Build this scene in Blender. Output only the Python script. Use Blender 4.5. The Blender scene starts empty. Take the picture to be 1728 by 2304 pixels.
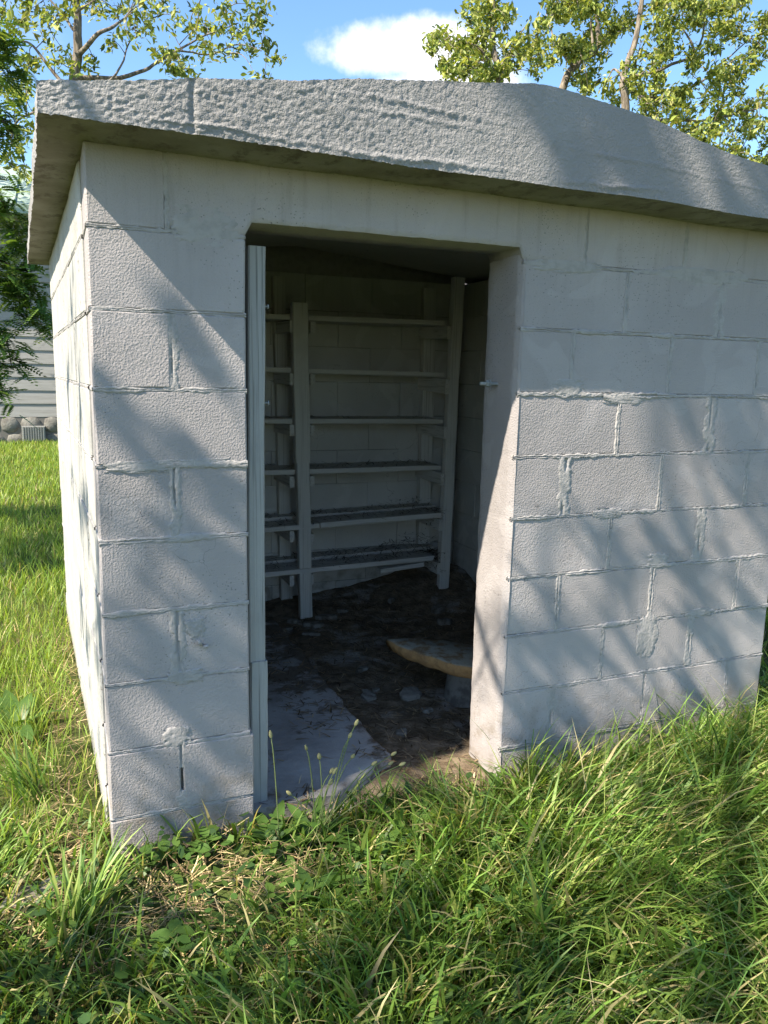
import bpy, math, random
import numpy as np
from mathutils import Vector, Matrix, noise
rnd = random.Random(7); rng = np.random.default_rng(7)
S = bpy.context.scene; COL = S.collection
# ---------------------------------------------------------------- camera, sky, sun, exposure
CAM = Vector((-0.0745, -2.1811, 1.4778))
YAW, PITCH, ROLL, FPX = 0.39073, -0.17502, 0.021565, 1762.1
cy_, sy_, cp_, sp_ = math.cos(YAW), math.sin(YAW), math.cos(PITCH), math.sin(PITCH)
FW = Vector((sy_*cp_, cy_*cp_, sp_)); R0 = Vector((cy_, -sy_, 0)); U0 = R0.cross(FW)
RT = R0*math.cos(ROLL) + U0*math.sin(ROLL); UP = U0*math.cos(ROLL) - R0*math.sin(ROLL)
cd = bpy.data.cameras.new('camera'); cam = bpy.data.objects.new('camera', cd); COL.objects.link(cam)
cd.sensor_fit = 'HORIZONTAL'; cd.sensor_width = 36; cd.lens = 36*FPX/1728; cd.clip_end = 2000; cd.clip_start = .02
cam.matrix_world = Matrix(((RT.x, UP.x, -FW.x, CAM.x), (RT.y, UP.y, -FW.y, CAM.y), (RT.z, UP.z, -FW.z, CAM.z), (0, 0, 0, 1)))
S.camera = cam
SUN = Vector((.54, .18, -.58)).normalized()          # direction the light travels
EL = math.asin(-SUN.z); AZ = math.atan2(-SUN.x, -SUN.y)   # azimuth of the sun, clockwise from +Y
sl = bpy.data.lights.new('sun', 'SUN'); sl.energy = 4.2; sl.angle = math.radians(.53); sl.color = (1, .91, .77)
so = bpy.data.objects.new('sun', sl); COL.objects.link(so); so.location = -SUN*30
so.rotation_euler = SUN.to_track_quat('-Z', 'Y').to_euler()
W = bpy.data.worlds.new('World'); S.world = W; W.use_nodes = True
def world():
    N, L = W.node_tree.nodes, W.node_tree.links; N.clear()
    def nd(t, **k):
        n = N.new(t)
        for a, b in k.items(): setattr(n, a, b)
        return n
    def mth(op, a, b=None, c=None, clamp=False):
        n = nd('ShaderNodeMath', operation=op, use_clamp=clamp)
        for i, v in enumerate((a, b, c)):
            if v is None: continue
            if isinstance(v, (int, float)): n.inputs[i].default_value = v
            else: L.new(v, n.inputs[i])
        return n.outputs[0]
    sky = nd('ShaderNodeTexSky', sky_type='NISHITA', sun_disc=False, sun_elevation=EL, sun_rotation=AZ, altitude=200, air_density=1.0, dust_density=.3, ozone_density=1.6)
    hsv = nd('ShaderNodeHueSaturation'); hsv.inputs['Saturation'].default_value = 1.14; L.new(sky.outputs[0], hsv.inputs['Color'])
    bg = nd('ShaderNodeBackground'); bg.inputs[1].default_value = .1
    tc = nd('ShaderNodeTexCoord'); sep = nd('ShaderNodeSeparateXYZ'); L.new(tc.outputs['Generated'], sep.inputs[0])
    # cloud layer: directions projected onto a flat sheet, noise for the billows, plus the one big cloud
    zz = mth('ADD', mth('MAXIMUM', sep.outputs[2], 0.0), .12)
    cmb = nd('ShaderNodeCombineXYZ'); L.new(mth('DIVIDE', sep.outputs[0], zz), cmb.inputs[0]); L.new(mth('DIVIDE', sep.outputs[1], zz), cmb.inputs[1])
    n1 = nd('ShaderNodeTexNoise'); n1.inputs['Scale'].default_value = 1.1; n1.inputs['Detail'].default_value = 8; n1.inputs['Roughness'].default_value = .58
    mp = nd('ShaderNodeMapping'); mp.inputs['Location'].default_value = (3.3, 1.7, 0); L.new(cmb.outputs[0], mp.inputs[0]); L.new(mp.outputs[0], n1.inputs['Vector'])
    wisps = nd('ShaderNodeMapRange', interpolation_type='SMOOTHSTEP'); L.new(n1.outputs[0], wisps.inputs[0])
    wisps.inputs[1].default_value = .58; wisps.inputs[2].default_value = .84
    n2 = nd('ShaderNodeTexNoise'); n2.inputs['Scale'].default_value = 9; n2.inputs['Detail'].default_value = 9; n2.inputs['Roughness'].default_value = .6
    L.new(tc.outputs['Generated'], n2.inputs['Vector'])
    def blob(c, ax, ay):
        c = Vector(c).normalized(); r = Vector((c.y, -c.x, 0)).normalized(); u = r.cross(c)
        def dot(v):
            n = nd('ShaderNodeVectorMath', operation='DOT_PRODUCT'); L.new(tc.outputs['Generated'], n.inputs[0]); n.inputs[1].default_value = v; return n.outputs['Value']
        f = mth('GREATER_THAN', dot(c), 0.2)
        d = mth('ADD', mth('POWER', mth('ABSOLUTE', mth('DIVIDE', dot(r), ax)), 2), mth('POWER', mth('ABSOLUTE', mth('DIVIDE', mth('SUBTRACT', dot(u), 0), ay)), 2))
        d = mth('ADD', d, mth('MULTIPLY', mth('SUBTRACT', n2.outputs[0], .5), 5.0))
        m = nd('ShaderNodeMapRange', interpolation_type='SMOOTHSTEP'); L.new(d, m.inputs[0]); m.inputs[1].default_value = 1.5; m.inputs[2].default_value = .1
        return mth('MULTIPLY', m.outputs[0], f)
    b1 = blob((.375, .857, .354), .092, .029); b2 = blob((.425, .855, .315), .085, .03); b3 = blob((-.6, .2, .6), .16, .07)
    mask = mth('MAXIMUM', mth('MULTIPLY', wisps.outputs[0], .75), mth('MAXIMUM', mth('MAXIMUM', b1, b2), b3), clamp=True)
    mx = nd('ShaderNodeMix', data_type='RGBA'); L.new(mask, mx.inputs[0]); L.new(hsv.outputs[0], mx.inputs[6])
    sh_ = nd('ShaderNodeMix', data_type='RGBA'); L.new(n2.outputs[0], sh_.inputs[0]); sh_.inputs[6].default_value = (5.6, 5.6, 5.75, 1); sh_.inputs[7].default_value = (4.2, 4.3, 4.7, 1); L.new(sh_.outputs[2], mx.inputs[7])
    L.new(mx.outputs[2], bg.inputs[0])
    out = nd('ShaderNodeOutputWorld'); L.new(bg.outputs[0], out.inputs[0])
world()
S.view_settings.view_transform = 'Standard'; S.view_settings.look = 'None'; S.view_settings.gamma = 1
S.view_settings.exposure = 1.62; S.view_settings.use_curve_mapping = False
S.render.engine = 'CYCLES'; S.cycles.use_denoising = True; S.cycles.max_bounces = 10; S.cycles.diffuse_bounces = 6; S.cycles.sample_clamp_indirect = 8

# ---------------------------------------------------------------- helpers
def ray(px, py):
    return FW + RT*((px-864)/FPX) - UP*((py-1152)/FPX)
def at(px, py, Y):                      # point of the place seen at a photo pixel, at depth y = Y
    d = ray(px, py); return CAM + d*((Y-CAM.y)/d.y)
def nz(x, y=0., z=0.): return noise.noise((x, y, z))
class MB:
    def __init__(s): s.v = []; s.f = []; s.m = []
    def add(s, vs, fs, mi=0):
        o = len(s.v); s.v += [tuple(v) for v in vs]; s.f += [tuple(o+i for i in f) for f in fs]; s.m += [mi]*len(fs)
    def box(s, lo, hi, mi=0):
        x0, y0, z0 = lo; x1, y1, z1 = hi
        s.add([(x0,y0,z0),(x1,y0,z0),(x1,y1,z0),(x0,y1,z0),(x0,y0,z1),(x1,y0,z1),(x1,y1,z1),(x0,y1,z1)],
              [(3,2,1,0),(4,5,6,7),(0,1,5,4),(1,2,6,5),(2,3,7,6),(3,0,4,7)], mi)
    def prism(s, poly, d0, d1, axis='y', mi=0):        # poly in (x,z) extruded along y, or (x,y) along z
        n = len(poly)
        P = (lambda a, b, d: (a, d, b)) if axis == 'y' else (lambda a, b, d: (a, b, d))
        s.add([P(a, b, d0) for a, b in poly] + [P(a, b, d1) for a, b in poly],
              [tuple(range(n)), tuple(range(2*n-1, n-1, -1))] + [(i, i+n, (i+1) % n+n, (i+1) % n) for i in range(n)], mi)
    def tube(s, pts, rads, n=6, mi=0):
        pts = [Vector(p) for p in pts]; rings = []
        for i, p in enumerate(pts):
            t = (pts[min(i+1, len(pts)-1)] - pts[max(i-1, 0)])
            if t.length < 1e-9: t = Vector((0, 0, 1))
            t.normalize(); a = t.cross(Vector((.31, .9, .2))).normalized(); b = t.cross(a)
            rings += [p + (a*math.cos(2*math.pi*k/n) + b*math.sin(2*math.pi*k/n))*rads[i] for k in range(n)]
        fs = [(i*n+k, i*n+(k+1) % n, (i+1)*n+(k+1) % n, (i+1)*n+k) for i in range(len(pts)-1) for k in range(n)]
        fs += [tuple(range(n-1, -1, -1)), tuple((len(pts)-1)*n+k for k in range(n))]
        s.add(rings, fs, mi)
    def mesh(s, name, mats, smooth=False):
        me = bpy.data.meshes.new(name); me.from_pydata(s.v, [], s.f)
        for m in (mats if isinstance(mats, (list, tuple)) else [mats]): me.materials.append(m)
        if any(s.m): me.polygons.foreach_set('material_index', s.m)
        if smooth: me.polygons.foreach_set('use_smooth', [True]*len(s.f))
        me.update(); return me
    def build(s, name, mats, parent=None, smooth=False):
        return link(name, s.mesh(name, mats, smooth), parent)
def link(name, me, parent=None, loc=None, rot=None):
    o = bpy.data.objects.new(name, me); COL.objects.link(o)
    if parent: o.parent = parent
    if loc is not None: o.location = loc
    if rot is not None: o.rotation_euler = rot
    return o
def tag(o, label=None, cat=None, group=None, kind=None):
    for k, v in (('label', label), ('category', cat), ('group', group), ('kind', kind)):
        if v: o[k] = v
    return o
def thing(name, label, cat, loc=(0, 0, 0), group=None):
    o = bpy.data.objects.new(name, None); COL.objects.link(o); o.location = loc; o.empty_display_size = .1
    return tag(o, label, cat, group)
def chamfer_box(lx, ly, lz, b, seed=0, jit=.0):       # centred, chamfered edges: 24 verts
    r = random.Random(seed); v = []; idx = {}
    H = (lx/2, ly/2, lz/2)
    for sx in (-1, 1):
        for sy in (-1, 1):
            for sz in (-1, 1):
                j = [r.uniform(-jit, jit) for _ in range(3)]
                for ax in range(3):
                    p = [sx*(H[0]-b), sy*(H[1]-b), sz*(H[2]-b)]; p[ax] = (sx, sy, sz)[ax]*H[ax]
                    idx[(sx, sy, sz, ax)] = len(v); v.append([p[k]+j[k] for k in range(3)])
    f = []
    for ax in range(3):
        a1, a2 = [(1, 2), (2, 0), (0, 1)][ax]
        for s_ in (-1, 1):
            q = []
            for c1, c2 in ((-1, -1), (1, -1), (1, 1), (-1, 1)):
                k = [0, 0, 0]; k[ax] = s_; k[a1] = c1; k[a2] = c2; q.append(idx[(*k, ax)])
            f.append(q if s_ > 0 else q[::-1])
        for c1 in (-1, 1):
            for c2 in (-1, 1):
                k0 = [0, 0, 0]; k0[ax] = -1; k0[a1] = c1; k0[a2] = c2; k1 = list(k0); k1[ax] = 1
                q = [idx[(*k0, a1)], idx[(*k0, a2)], idx[(*k1, a2)], idx[(*k1, a1)]]
                f.append(q if c1*c2 < 0 else q[::-1])
    for sx in (-1, 1):
        for sy in (-1, 1):
            for sz in (-1, 1):
                q = [idx[(sx, sy, sz, a)] for a in range(3)]; f.append(q if sx*sy*sz > 0 else q[::-1])
    return v, f

# ---------------------------------------------------------------- materials
def mat(name, fn, rough=.8, spec=.3):
    m = bpy.data.materials.new(name); m.use_nodes = True; N, L = m.node_tree.nodes, m.node_tree.links
    b = N['Principled BSDF']; b.inputs['Roughness'].default_value = rough; b.inputs['Specular IOR Level'].default_value = spec
    class G: pass
    g = G(); g.N = N; g.L = L; g.b = b
    g.pos = N.new('ShaderNodeNewGeometry').outputs['Position']
    def scaled(v):
        n = N.new('ShaderNodeVectorMath'); n.operation = 'MULTIPLY'; L.new(g.pos, n.inputs[0]); n.inputs[1].default_value = v; return n.outputs[0]
    g.scaled = scaled
    def ns(scale, detail=3, rough=.55, vec=None, dist=0):
        n = N.new('ShaderNodeTexNoise'); n.inputs['Scale'].default_value = scale; n.inputs['Detail'].default_value = detail
        n.inputs['Roughness'].default_value = rough; n.inputs['Distortion'].default_value = dist; L.new(vec or g.pos, n.inputs['Vector']); return n.outputs[0]
    g.ns = ns
    def vor(scale, feat='F1', vec=None):
        n = N.new('ShaderNodeTexVoronoi'); n.feature = feat; n.inputs['Scale'].default_value = scale; L.new(vec or g.pos, n.inputs['Vector']); return n.outputs['Distance']
    g.vor = vor
    def rng_(x, a, b_, c=0, d=1, smooth=True):
        n = N.new('ShaderNodeMapRange'); n.interpolation_type = 'SMOOTHSTEP' if smooth else 'LINEAR'; L.new(x, n.inputs[0])
        for i, v in enumerate((a, b_, c, d)): n.inputs[i+1].default_value = v
        return n.outputs[0]
    g.rng = rng_
    def mth(op, a, b_=0.):
        n = N.new('ShaderNodeMath'); n.operation = op
        for i, v in enumerate((a, b_)):
            if isinstance(v, (int, float)): n.inputs[i].default_value = v
            else: L.new(v, n.inputs[i])
        return n.outputs[0]
    g.mth = mth
    def mix(f, a, b_, mode='MIX'):
        n = N.new('ShaderNodeMix'); n.data_type = 'RGBA'; n.blend_type = mode
        for i, v in ((0, f), (6, a), (7, b_)):
            if isinstance(v, (int, float)): n.inputs[i].default_value = v
            elif isinstance(v, tuple): n.inputs[i].default_value = (*v, 1)
            else: L.new(v, n.inputs[i])
        return n.outputs[2]
    g.mix = mix
    def col(c):
        if isinstance(c, tuple): b.inputs['Base Color'].default_value = (*c, 1)
        else: L.new(c, b.inputs['Base Color'])
    g.col = col
    def bump(hs):                        # [(height, distance), ...]
        prev = None
        for h, dist in hs:
            n = N.new('ShaderNodeBump'); n.inputs['Strength'].default_value = 1; n.inputs['Distance'].default_value = dist; L.new(h, n.inputs['Height'])
            if prev: L.new(prev, n.inputs['Normal'])
            prev = n.outputs[0]
        L.new(prev, b.inputs['Normal'])
    g.bump = bump
    fn(g); return m
def paint_fn(base, pits=True, grain=.0016):
    def f(g):
        big = g.ns(1.3, 4); c = g.mix(g.rng(big, .35, .7), tuple(v*.86 for v in base), tuple(min(1, v*1.07) for v in base))
        oi = g.N.new('ShaderNodeObjectInfo'); c = g.mix(g.rng(oi.outputs['Random'], 0, 1, 0, .13, False), c, tuple(v*.45 for v in base))
        streak = g.ns(1, 4, .6, g.scaled((16, 16, 2.2)))
        c = g.mix(g.rng(streak, .55, .8, 0, .22), c, (base[0]*.7, base[1]*.68, base[2]*.62))
        sz = g.N.new('ShaderNodeSeparateXYZ'); g.L.new(g.pos, sz.inputs[0])
        drip = g.mth('MULTIPLY', g.rng(g.ns(1, 4, .65, g.scaled((26, 26, 2.0))), .5, .72), g.rng(sz.outputs[2], 1.55, 2.02))
        c = g.mix(g.mth('MULTIPLY', drip, .28), c, (base[0]*.42, base[1]*.43, base[2]*.36))
        patch = g.rng(g.ns(3.7, 2, .4, None, 1.2), .56, .6); c = g.mix(g.mth('MULTIPLY', patch, .3), c, (base[0]*1.12, base[1]*1.13, base[2]*1.14))
        wv = g.N.new('ShaderNodeTexNoise'); wv.inputs['Scale'].default_value = 9; wv.inputs['Detail'].default_value = 5; g.L.new(g.pos, wv.inputs['Vector'])
        ad = g.N.new('ShaderNodeVectorMath'); ad.operation = 'MULTIPLY_ADD'; g.L.new(wv.outputs['Color'], ad.inputs[0]); ad.inputs[1].default_value = (.16, .16, .16); g.L.new(g.pos, ad.inputs[2])
        crk = g.mth('MULTIPLY', g.rng(g.vor(4.2, 'DISTANCE_TO_EDGE', ad.outputs[0]), .006, .001), g.rng(g.ns(2.6, 3), .55, .64))
        c = g.mix(g.mth('MULTIPLY', crk, .45), c, (.07, .065, .06))
        spots = g.vor(95); pm = g.ns(3.1, 3)
        hole = g.mth('MULTIPLY', g.rng(spots, .2, .1), g.rng(pm, .45, .62))
        c = g.mix(g.mth('MULTIPLY', hole, .75), c, (.1, .1, .095))
        low = g.N.new('ShaderNodeSeparateXYZ'); g.L.new(g.pos, low.inputs[0])
        mud = g.mth('MULTIPLY', g.rng(low.outputs[2], .5, .1), g.rng(g.ns(14, 4), .42, .75))
        c = g.mix(g.mth('MULTIPLY', mud, .85), c, (.2, .16, .11))
        g.col(c)
        g.bump([(g.ns(5, 3), .006), (g.ns(185, 2, .5), grain*.75), (g.mth('SUBTRACT', 1., hole), .0012)])
    return f
PAINT = mat('grey_wall_paint', paint_fn((.356, .326, .318), grain=.0034), .82, .25)
MORT = mat('painted_mortar', lambda g: (g.col(g.mix(g.rng(g.ns(30, 4), .4, .75), (.345, .326, .313), (.28, .265, .25))), g.bump([(g.ns(110, 4, .65), .003)])), .85, .2)
def side_fn(g):
    c = g.mix(g.rng(g.ns(4, 4), .35, .7), (.36, .348, .32), (.41, .4, .37))
    fl = g.mth('MULTIPLY', g.rng(g.ns(60, 5, .7), .56, .63), g.rng(g.ns(5, 3, .5, g.scaled((2, 2, .7))), .48, .62))
    c = g.mix(g.mth('MULTIPLY', fl, .8), c, (.13, .11, .09)); g.col(c)
    g.bump([(g.ns(6, 3), .006), (g.ns(90, 3), .0015), (g.mth('SUBTRACT', 1., fl), .002)])
PAINT_IN = mat('brightened_inner_wall_paint', paint_fn((.58, .57, .54), grain=.002), .85, .2)  # wall paint made paler so its colour lifts the dim interior
SIDE = mat('pale_side_wall_paint', side_fn, .8, .25)
def roof_fn(g):
    c = g.mix(g.rng(g.ns(2.2, 5), .35, .7), (.262, .25, .241), (.315, .303, .293))
    c = g.mix(g.rng(g.ns(9, 5, .65), .58, .75, 0, .45), c, (.2, .188, .172))
    cr = g.mth('MULTIPLY', g.rng(g.vor(6, 'DISTANCE_TO_EDGE', g.scaled((1, 1, 2.4))), .012, .003), g.rng(g.ns(3, 2), .5, .62))
    c = g.mix(g.mth('MULTIPLY', cr, .12), c, (.12, .11, .1)); g.col(c)
    g.bump([(g.ns(140, 3, .6), .005), (g.ns(40, 2, .6), .0015)])
ROOF = mat('roughcast_concrete', roof_fn, .9, .2)
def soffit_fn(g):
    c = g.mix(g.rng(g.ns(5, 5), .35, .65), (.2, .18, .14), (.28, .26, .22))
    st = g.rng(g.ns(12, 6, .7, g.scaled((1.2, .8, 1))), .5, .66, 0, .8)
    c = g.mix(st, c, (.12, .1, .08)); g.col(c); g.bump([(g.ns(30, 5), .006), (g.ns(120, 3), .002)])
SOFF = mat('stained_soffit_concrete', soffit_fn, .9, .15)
def inner_fn(g):
    c = g.mix(g.rng(g.ns(2, 4), .35, .7), (.48, .47, .44), (.54, .53, .5))
    c = g.mix(g.rng(g.ns(25, 5, .7), .6, .7, 0, .5), c, (.17, .16, .14)); g.col(c); g.bump([(g.ns(60, 4), .002)])
INNER = mat('dull_ceiling_paint', inner_fn, .9, .15)
def wood_fn(base, dark, ax, gs=70, amt=.7, rel=.0018):
    def f(g):
        st = [gs, gs, gs]; st[ax] = 1.6
        n = g.ns(1, 4, .6, g.scaled(tuple(st)), .4)
        c = g.mix(g.rng(n, .5, .68, 0, amt), base, dark)
        c = g.mix(g.rng(g.ns(7, 4), .55, .75, 0, .4), c, tuple(v*.75 for v in base)); g.col(c)
        g.bump([(n, rel), (g.ns(90, 3), .0008)])
    return f
POSTW = mat('weathered_painted_post', wood_fn((.35, .342, .325), (.1, .096, .09), 2, 150, .8), .85, .2)
SHELFX = mat('painted_shelf_board', wood_fn((.6, .585, .55), (.38, .36, .32), 0, 95, .8), .85, .2)
SHELFZ = mat('painted_shelf_post', wood_fn((.6, .585, .55), (.38, .36, .32), 2, 100, .8), .85, .2)
SHELFY = mat('painted_shelf_cleat', wood_fn((.6, .585, .55), (.38, .36, .32), 1, 95, .8), .85, .2)
def slab_fn(g):
    c = g.mix(g.rng(g.ns(3, 5, .6), .4, .65), (.38, .365, .35), (.26, .245, .23))
    sp = g.N.new('ShaderNodeSeparateXYZ'); g.L.new(g.pos, sp.inputs[0])
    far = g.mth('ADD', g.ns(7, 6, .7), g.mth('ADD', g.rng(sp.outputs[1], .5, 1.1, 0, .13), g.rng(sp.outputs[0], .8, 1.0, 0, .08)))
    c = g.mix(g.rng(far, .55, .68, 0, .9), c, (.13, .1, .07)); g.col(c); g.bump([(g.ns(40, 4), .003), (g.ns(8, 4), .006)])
SLAB = mat('worn_concrete_floor', slab_fn, .85, .25)
def dirt_fn(g):
    c = g.mix(g.rng(g.ns(14, 5, .65), .4, .65), (.14, .105, .07), (.26, .2, .14))
    c = g.mix(g.rng(g.ns(4.3, 5, .6, None, .5), .52, .64, 0, .8), c, (.36, .33, .295)); g.col(c); g.bump([(g.ns(60, 5, .7), .01), (g.ns(14, 3), .012)])
DIRT = mat('dark_dirt_floor', dirt_fn, .95, .1)
STONE = mat('pale_rubble_stone', lambda g: (g.col(g.mix(g.rng(g.ns(20, 5, .6), .4, .65), (.24, .22, .19), (.13, .11, .085))), g.bump([(g.ns(40, 5), .006)])), .9, .15)
def bench_fn(g):
    nrm = g.N.new('ShaderNodeNewGeometry'); sp = g.N.new('ShaderNodeSeparateXYZ'); g.L.new(nrm.outputs['Normal'], sp.inputs[0])
    topc = g.mix(g.rng(g.ns(18, 5, .65), .45, .62), (.34, .32, .26), (.24, .16, .09))
    sidec = g.mix(g.rng(g.ns(25, 5, .65), .4, .65), (.45, .27, .12), (.32, .19, .09))
    g.col(g.mix(g.rng(sp.outputs[2], .5, .8), sidec, topc)); g.bump([(g.ns(35, 5), .006)])
BENCH = mat('tan_sandstone', bench_fn, .9, .15)
PED = mat('grey_concrete_pedestal', lambda g: (g.col(g.mix(g.rng(g.ns(20, 5), .4, .65), (.2, .19, .17), (.11, .1, .09))), g.bump([(g.ns(50, 4), .004)])), .9, .15)
METAL = mat('painted_bolt_metal', lambda g: g.col((.24, .25, .245)), .5, .5)
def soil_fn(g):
    c = g.mix(g.rng(g.ns(6, 5, .6), .4, .65), (.045, .034, .02), (.12, .09, .05))  # soil kept dark, painting in the shade deep between grass blades
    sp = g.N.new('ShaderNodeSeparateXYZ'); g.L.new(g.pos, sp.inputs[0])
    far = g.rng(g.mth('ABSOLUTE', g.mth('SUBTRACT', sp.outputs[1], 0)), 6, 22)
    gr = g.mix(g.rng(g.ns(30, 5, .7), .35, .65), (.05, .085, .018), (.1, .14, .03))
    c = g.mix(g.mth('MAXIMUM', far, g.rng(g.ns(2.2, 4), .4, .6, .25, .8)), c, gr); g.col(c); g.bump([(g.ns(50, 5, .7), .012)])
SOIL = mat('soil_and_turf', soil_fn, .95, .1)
def leaf_mat(name, attr=True, base=(.07, .13, .025), trans=.35, rough=.55, var=None, spec=.3):
    m = bpy.data.materials.new(name); m.use_nodes = True; N, L = m.node_tree.nodes, m.node_tree.links; N.clear()
    p = N.new('ShaderNodeBsdfPrincipled'); p.inputs['Roughness'].default_value = rough; p.inputs['Specular IOR Level'].default_value = spec
    t = N.new('ShaderNodeBsdfTranslucent'); mx = N.new('ShaderNodeMixShader'); mx.inputs[0].default_value = trans
    o = N.new('ShaderNodeOutputMaterial'); L.new(p.outputs[0], mx.inputs[1]); L.new(t.outputs[0], mx.inputs[2]); L.new(mx.outputs[0], o.inputs[0])
    if attr:
        a = N.new('ShaderNodeAttribute'); a.attribute_name = 'Col'; src = a.outputs['Color']
    else:
        g = N.new('ShaderNodeNewGeometry'); n = N.new('ShaderNodeTexNoise'); n.inputs['Scale'].default_value = 22; L.new(g.outputs['Position'], n.inputs['Vector'])
        q = N.new('ShaderNodeMix'); q.data_type = 'RGBA'; L.new(n.outputs[0], q.inputs[0]); q.inputs[6].default_value = (*[v*.75 for v in base], 1); q.inputs[7].default_value = (*[v*1.3 for v in base], 1); src = q.outputs[2]
    L.new(src, p.inputs['Base Color'])
    hs = N.new('ShaderNodeMix'); hs.data_type = 'RGBA'; hs.blend_type = 'MULTIPLY'; hs.inputs[0].default_value = 1; L.new(src, hs.inputs[6]); hs.inputs[7].default_value = (1.7, 1.6, .7, 1)
    L.new(hs.outputs[2], t.inputs['Color']); return m
GRASS = leaf_mat('grass_blades', trans=.38, rough=.45)
LEAF = leaf_mat('tree_leaves', trans=.3, rough=.5)
WEED = leaf_mat('weed_leaves', False, (.075, .14, .03), .3, .42)
STALK = leaf_mat('pale_stalks', False, (.16, .2, .07), .15, .6)
SEED = leaf_mat('seed_heads', False, (.3, .28, .13), .15, .8)
STRAW = leaf_mat('dry_litter', trans=.1, rough=.8, spec=.1)
def bark_fn(g):
    n = g.ns(1, 5, .65, g.scaled((16, 16, 3.5)))
    g.col(g.mix(g.rng(n, .38, .65), (.12, .098, .075), (.29, .245, .195))); g.bump([(n, .03)])
BARK = mat('grey_brown_bark', bark_fn, .9, .1)
SIDING = mat('grey_siding_paint', lambda g: (g.col(g.mix(g.rng(g.ns(1, 4, .6, g.scaled((2, 30, 30))), .4, .7), (.3, .29, .27), (.25, .24, .22)))), .7, .25)
GREENROOF = mat('pale_green_metal_roof', lambda g: g.col(g.mix(g.rng(g.ns(3, 4), .4, .7), (.28, .36, .3), (.33, .4, .34))), .55, .4)
FSTONE = mat('foundation_stone', lambda g: (g.col(g.mix(g.rng(g.ns(7, 4), .4, .65), (.2, .19, .165), (.13, .12, .105))), g.bump([(g.ns(30, 4), .01)])), .9, .15)
DARKM = mat('dark_grout', lambda g: g.col((.15, .14, .125)), .95, .1)
VENTM = mat('white_vent', lambda g: g.col((.3, .295, .27)), .6, .3)

# ---------------------------------------------------------------- ground
def gz(x, y):
    return .075 + .02*nz(x*.8, y*.8, 3.1) + .012*nz(x*3, y*3, 7.7) + .05*max(0, min(1, (x-1.6)/1.2))*max(0, min(1, 1+y/1.2)) - .012*max(0, -y-.2)
def ground():
    xs = np.unique(np.concatenate([np.linspace(-300, 300, 31), np.linspace(-12, 14, 53), np.linspace(-3, 5, 161)]))
    ys = np.unique(np.concatenate([np.linspace(-300, 300, 31), np.linspace(-8, 26, 69), np.linspace(-3.5, 3, 131)]))
    nx = len(xs); b = MB(); v = []
    for y in ys:
        for x in xs:
            z = gz(x, y) if abs(x) < 15 and -9 < y < 30 else .06
            if .02 < x < 2.4 and .06 < y < 2.45: z = min(z, .04)
            v.append((x, y, z))
    f = [(j*nx+i, j*nx+i+1, (j+1)*nx+i+1, (j+1)*nx+i) for j in range(len(ys)-1) for i in range(nx-1)]
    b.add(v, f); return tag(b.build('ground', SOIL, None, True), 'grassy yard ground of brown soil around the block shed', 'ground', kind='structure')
ground()

# ---------------------------------------------------------------- the block shed
C = .2032; XD0, XD1, XE, YB, T = .4064, 1.2734, 2.473, 2.5, .2032
def ceil_z(x): return 2.055 + .125*max(0, 1-abs(x-1.2)/1.2)
shed = thing('block_shed', 'small grey painted concrete block shed with open doorway and rough concrete roof', 'shed', (0, 0, .05))
def P(o): o.location = o.location - Vector((0, 0, .05)); return o          # children are given in world coordinates
_bm = {}
def block_mesh(lx, lz, m=None):
    var = rnd.randrange(4); key = (round(lx, 3), round(lz, 3), var, m.name)
    if key not in _bm:
        mb = MB(); v, f = chamfer_box(lx, T, lz, .0045 if m is not PAINT_IN else .002, hash(key[:3]) % 999, .0014); mb.add(v, f); _bm[key] = mb.mesh('block', m)
    return _bm[key]
GAP = .0065
def bead(mb, p0, p1, nrm, across, w0=.011, h0=.0055, seed=0., skip=None, rag=1.):
    p0, p1, nrm, across = Vector(p0), Vector(p1), Vector(nrm), Vector(across)
    L = (p1-p0).length; n = max(2, int(L/.0042)); K = (-1, -.78, -.55, -.33, -.14, 0, .14, .33, .55, .78, 1)
    v = []
    for i in range(n+1):
        s = i/n*L; q = p0 + (p1-p0)*(i/n)
        lump = max(0, nz(s*7, seed, .3)+.1)                              # where mortar was left standing
        wu = w0*(.5 + 1.1*lump + .55*nz(s*70, seed, 5.)*rag + .4*nz(s*28, seed, 6.)*rag); wd = w0*(.5 + 1.3*lump + .6*nz(s*60, seed, 15.)*rag + .4*nz(s*24, seed, 16.)*rag)
        hh = h0*(.1 + 1.0*lump + .45*nz(s*40, seed, 2.)*rag)
        gr = max(0, .12 + nz(s*5, seed, 12.)); mid = .0022*nz(s*22, seed, 31.) + .0015*nz(s*70, seed, 33.)
        hole = skip and skip[0] < s < skip[1]
        for k in K:
            c = k*max(.0042, wu if k > 0 else wd) + mid
            h = hh*(1-abs(k)**3) + .0022*nz(s*110, k*4+seed, 4.)*rag*(1-abs(k))
            if abs(k) > .9: h = -.004
            if abs(k) < .1: h -= .008*min(1, gr*1.6)
            elif abs(k) < .2 and gr > .55: h -= .007
            if hole: h = -.03
            v.append(q + across*c + nrm*h)
    m = len(K)
    f = [(i*m+k, i*m+k+1, (i+1)*m+k+1, (i+1)*m+k) for i in range(n) for k in range(m-1)]
    mb.add(v, f)
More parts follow.
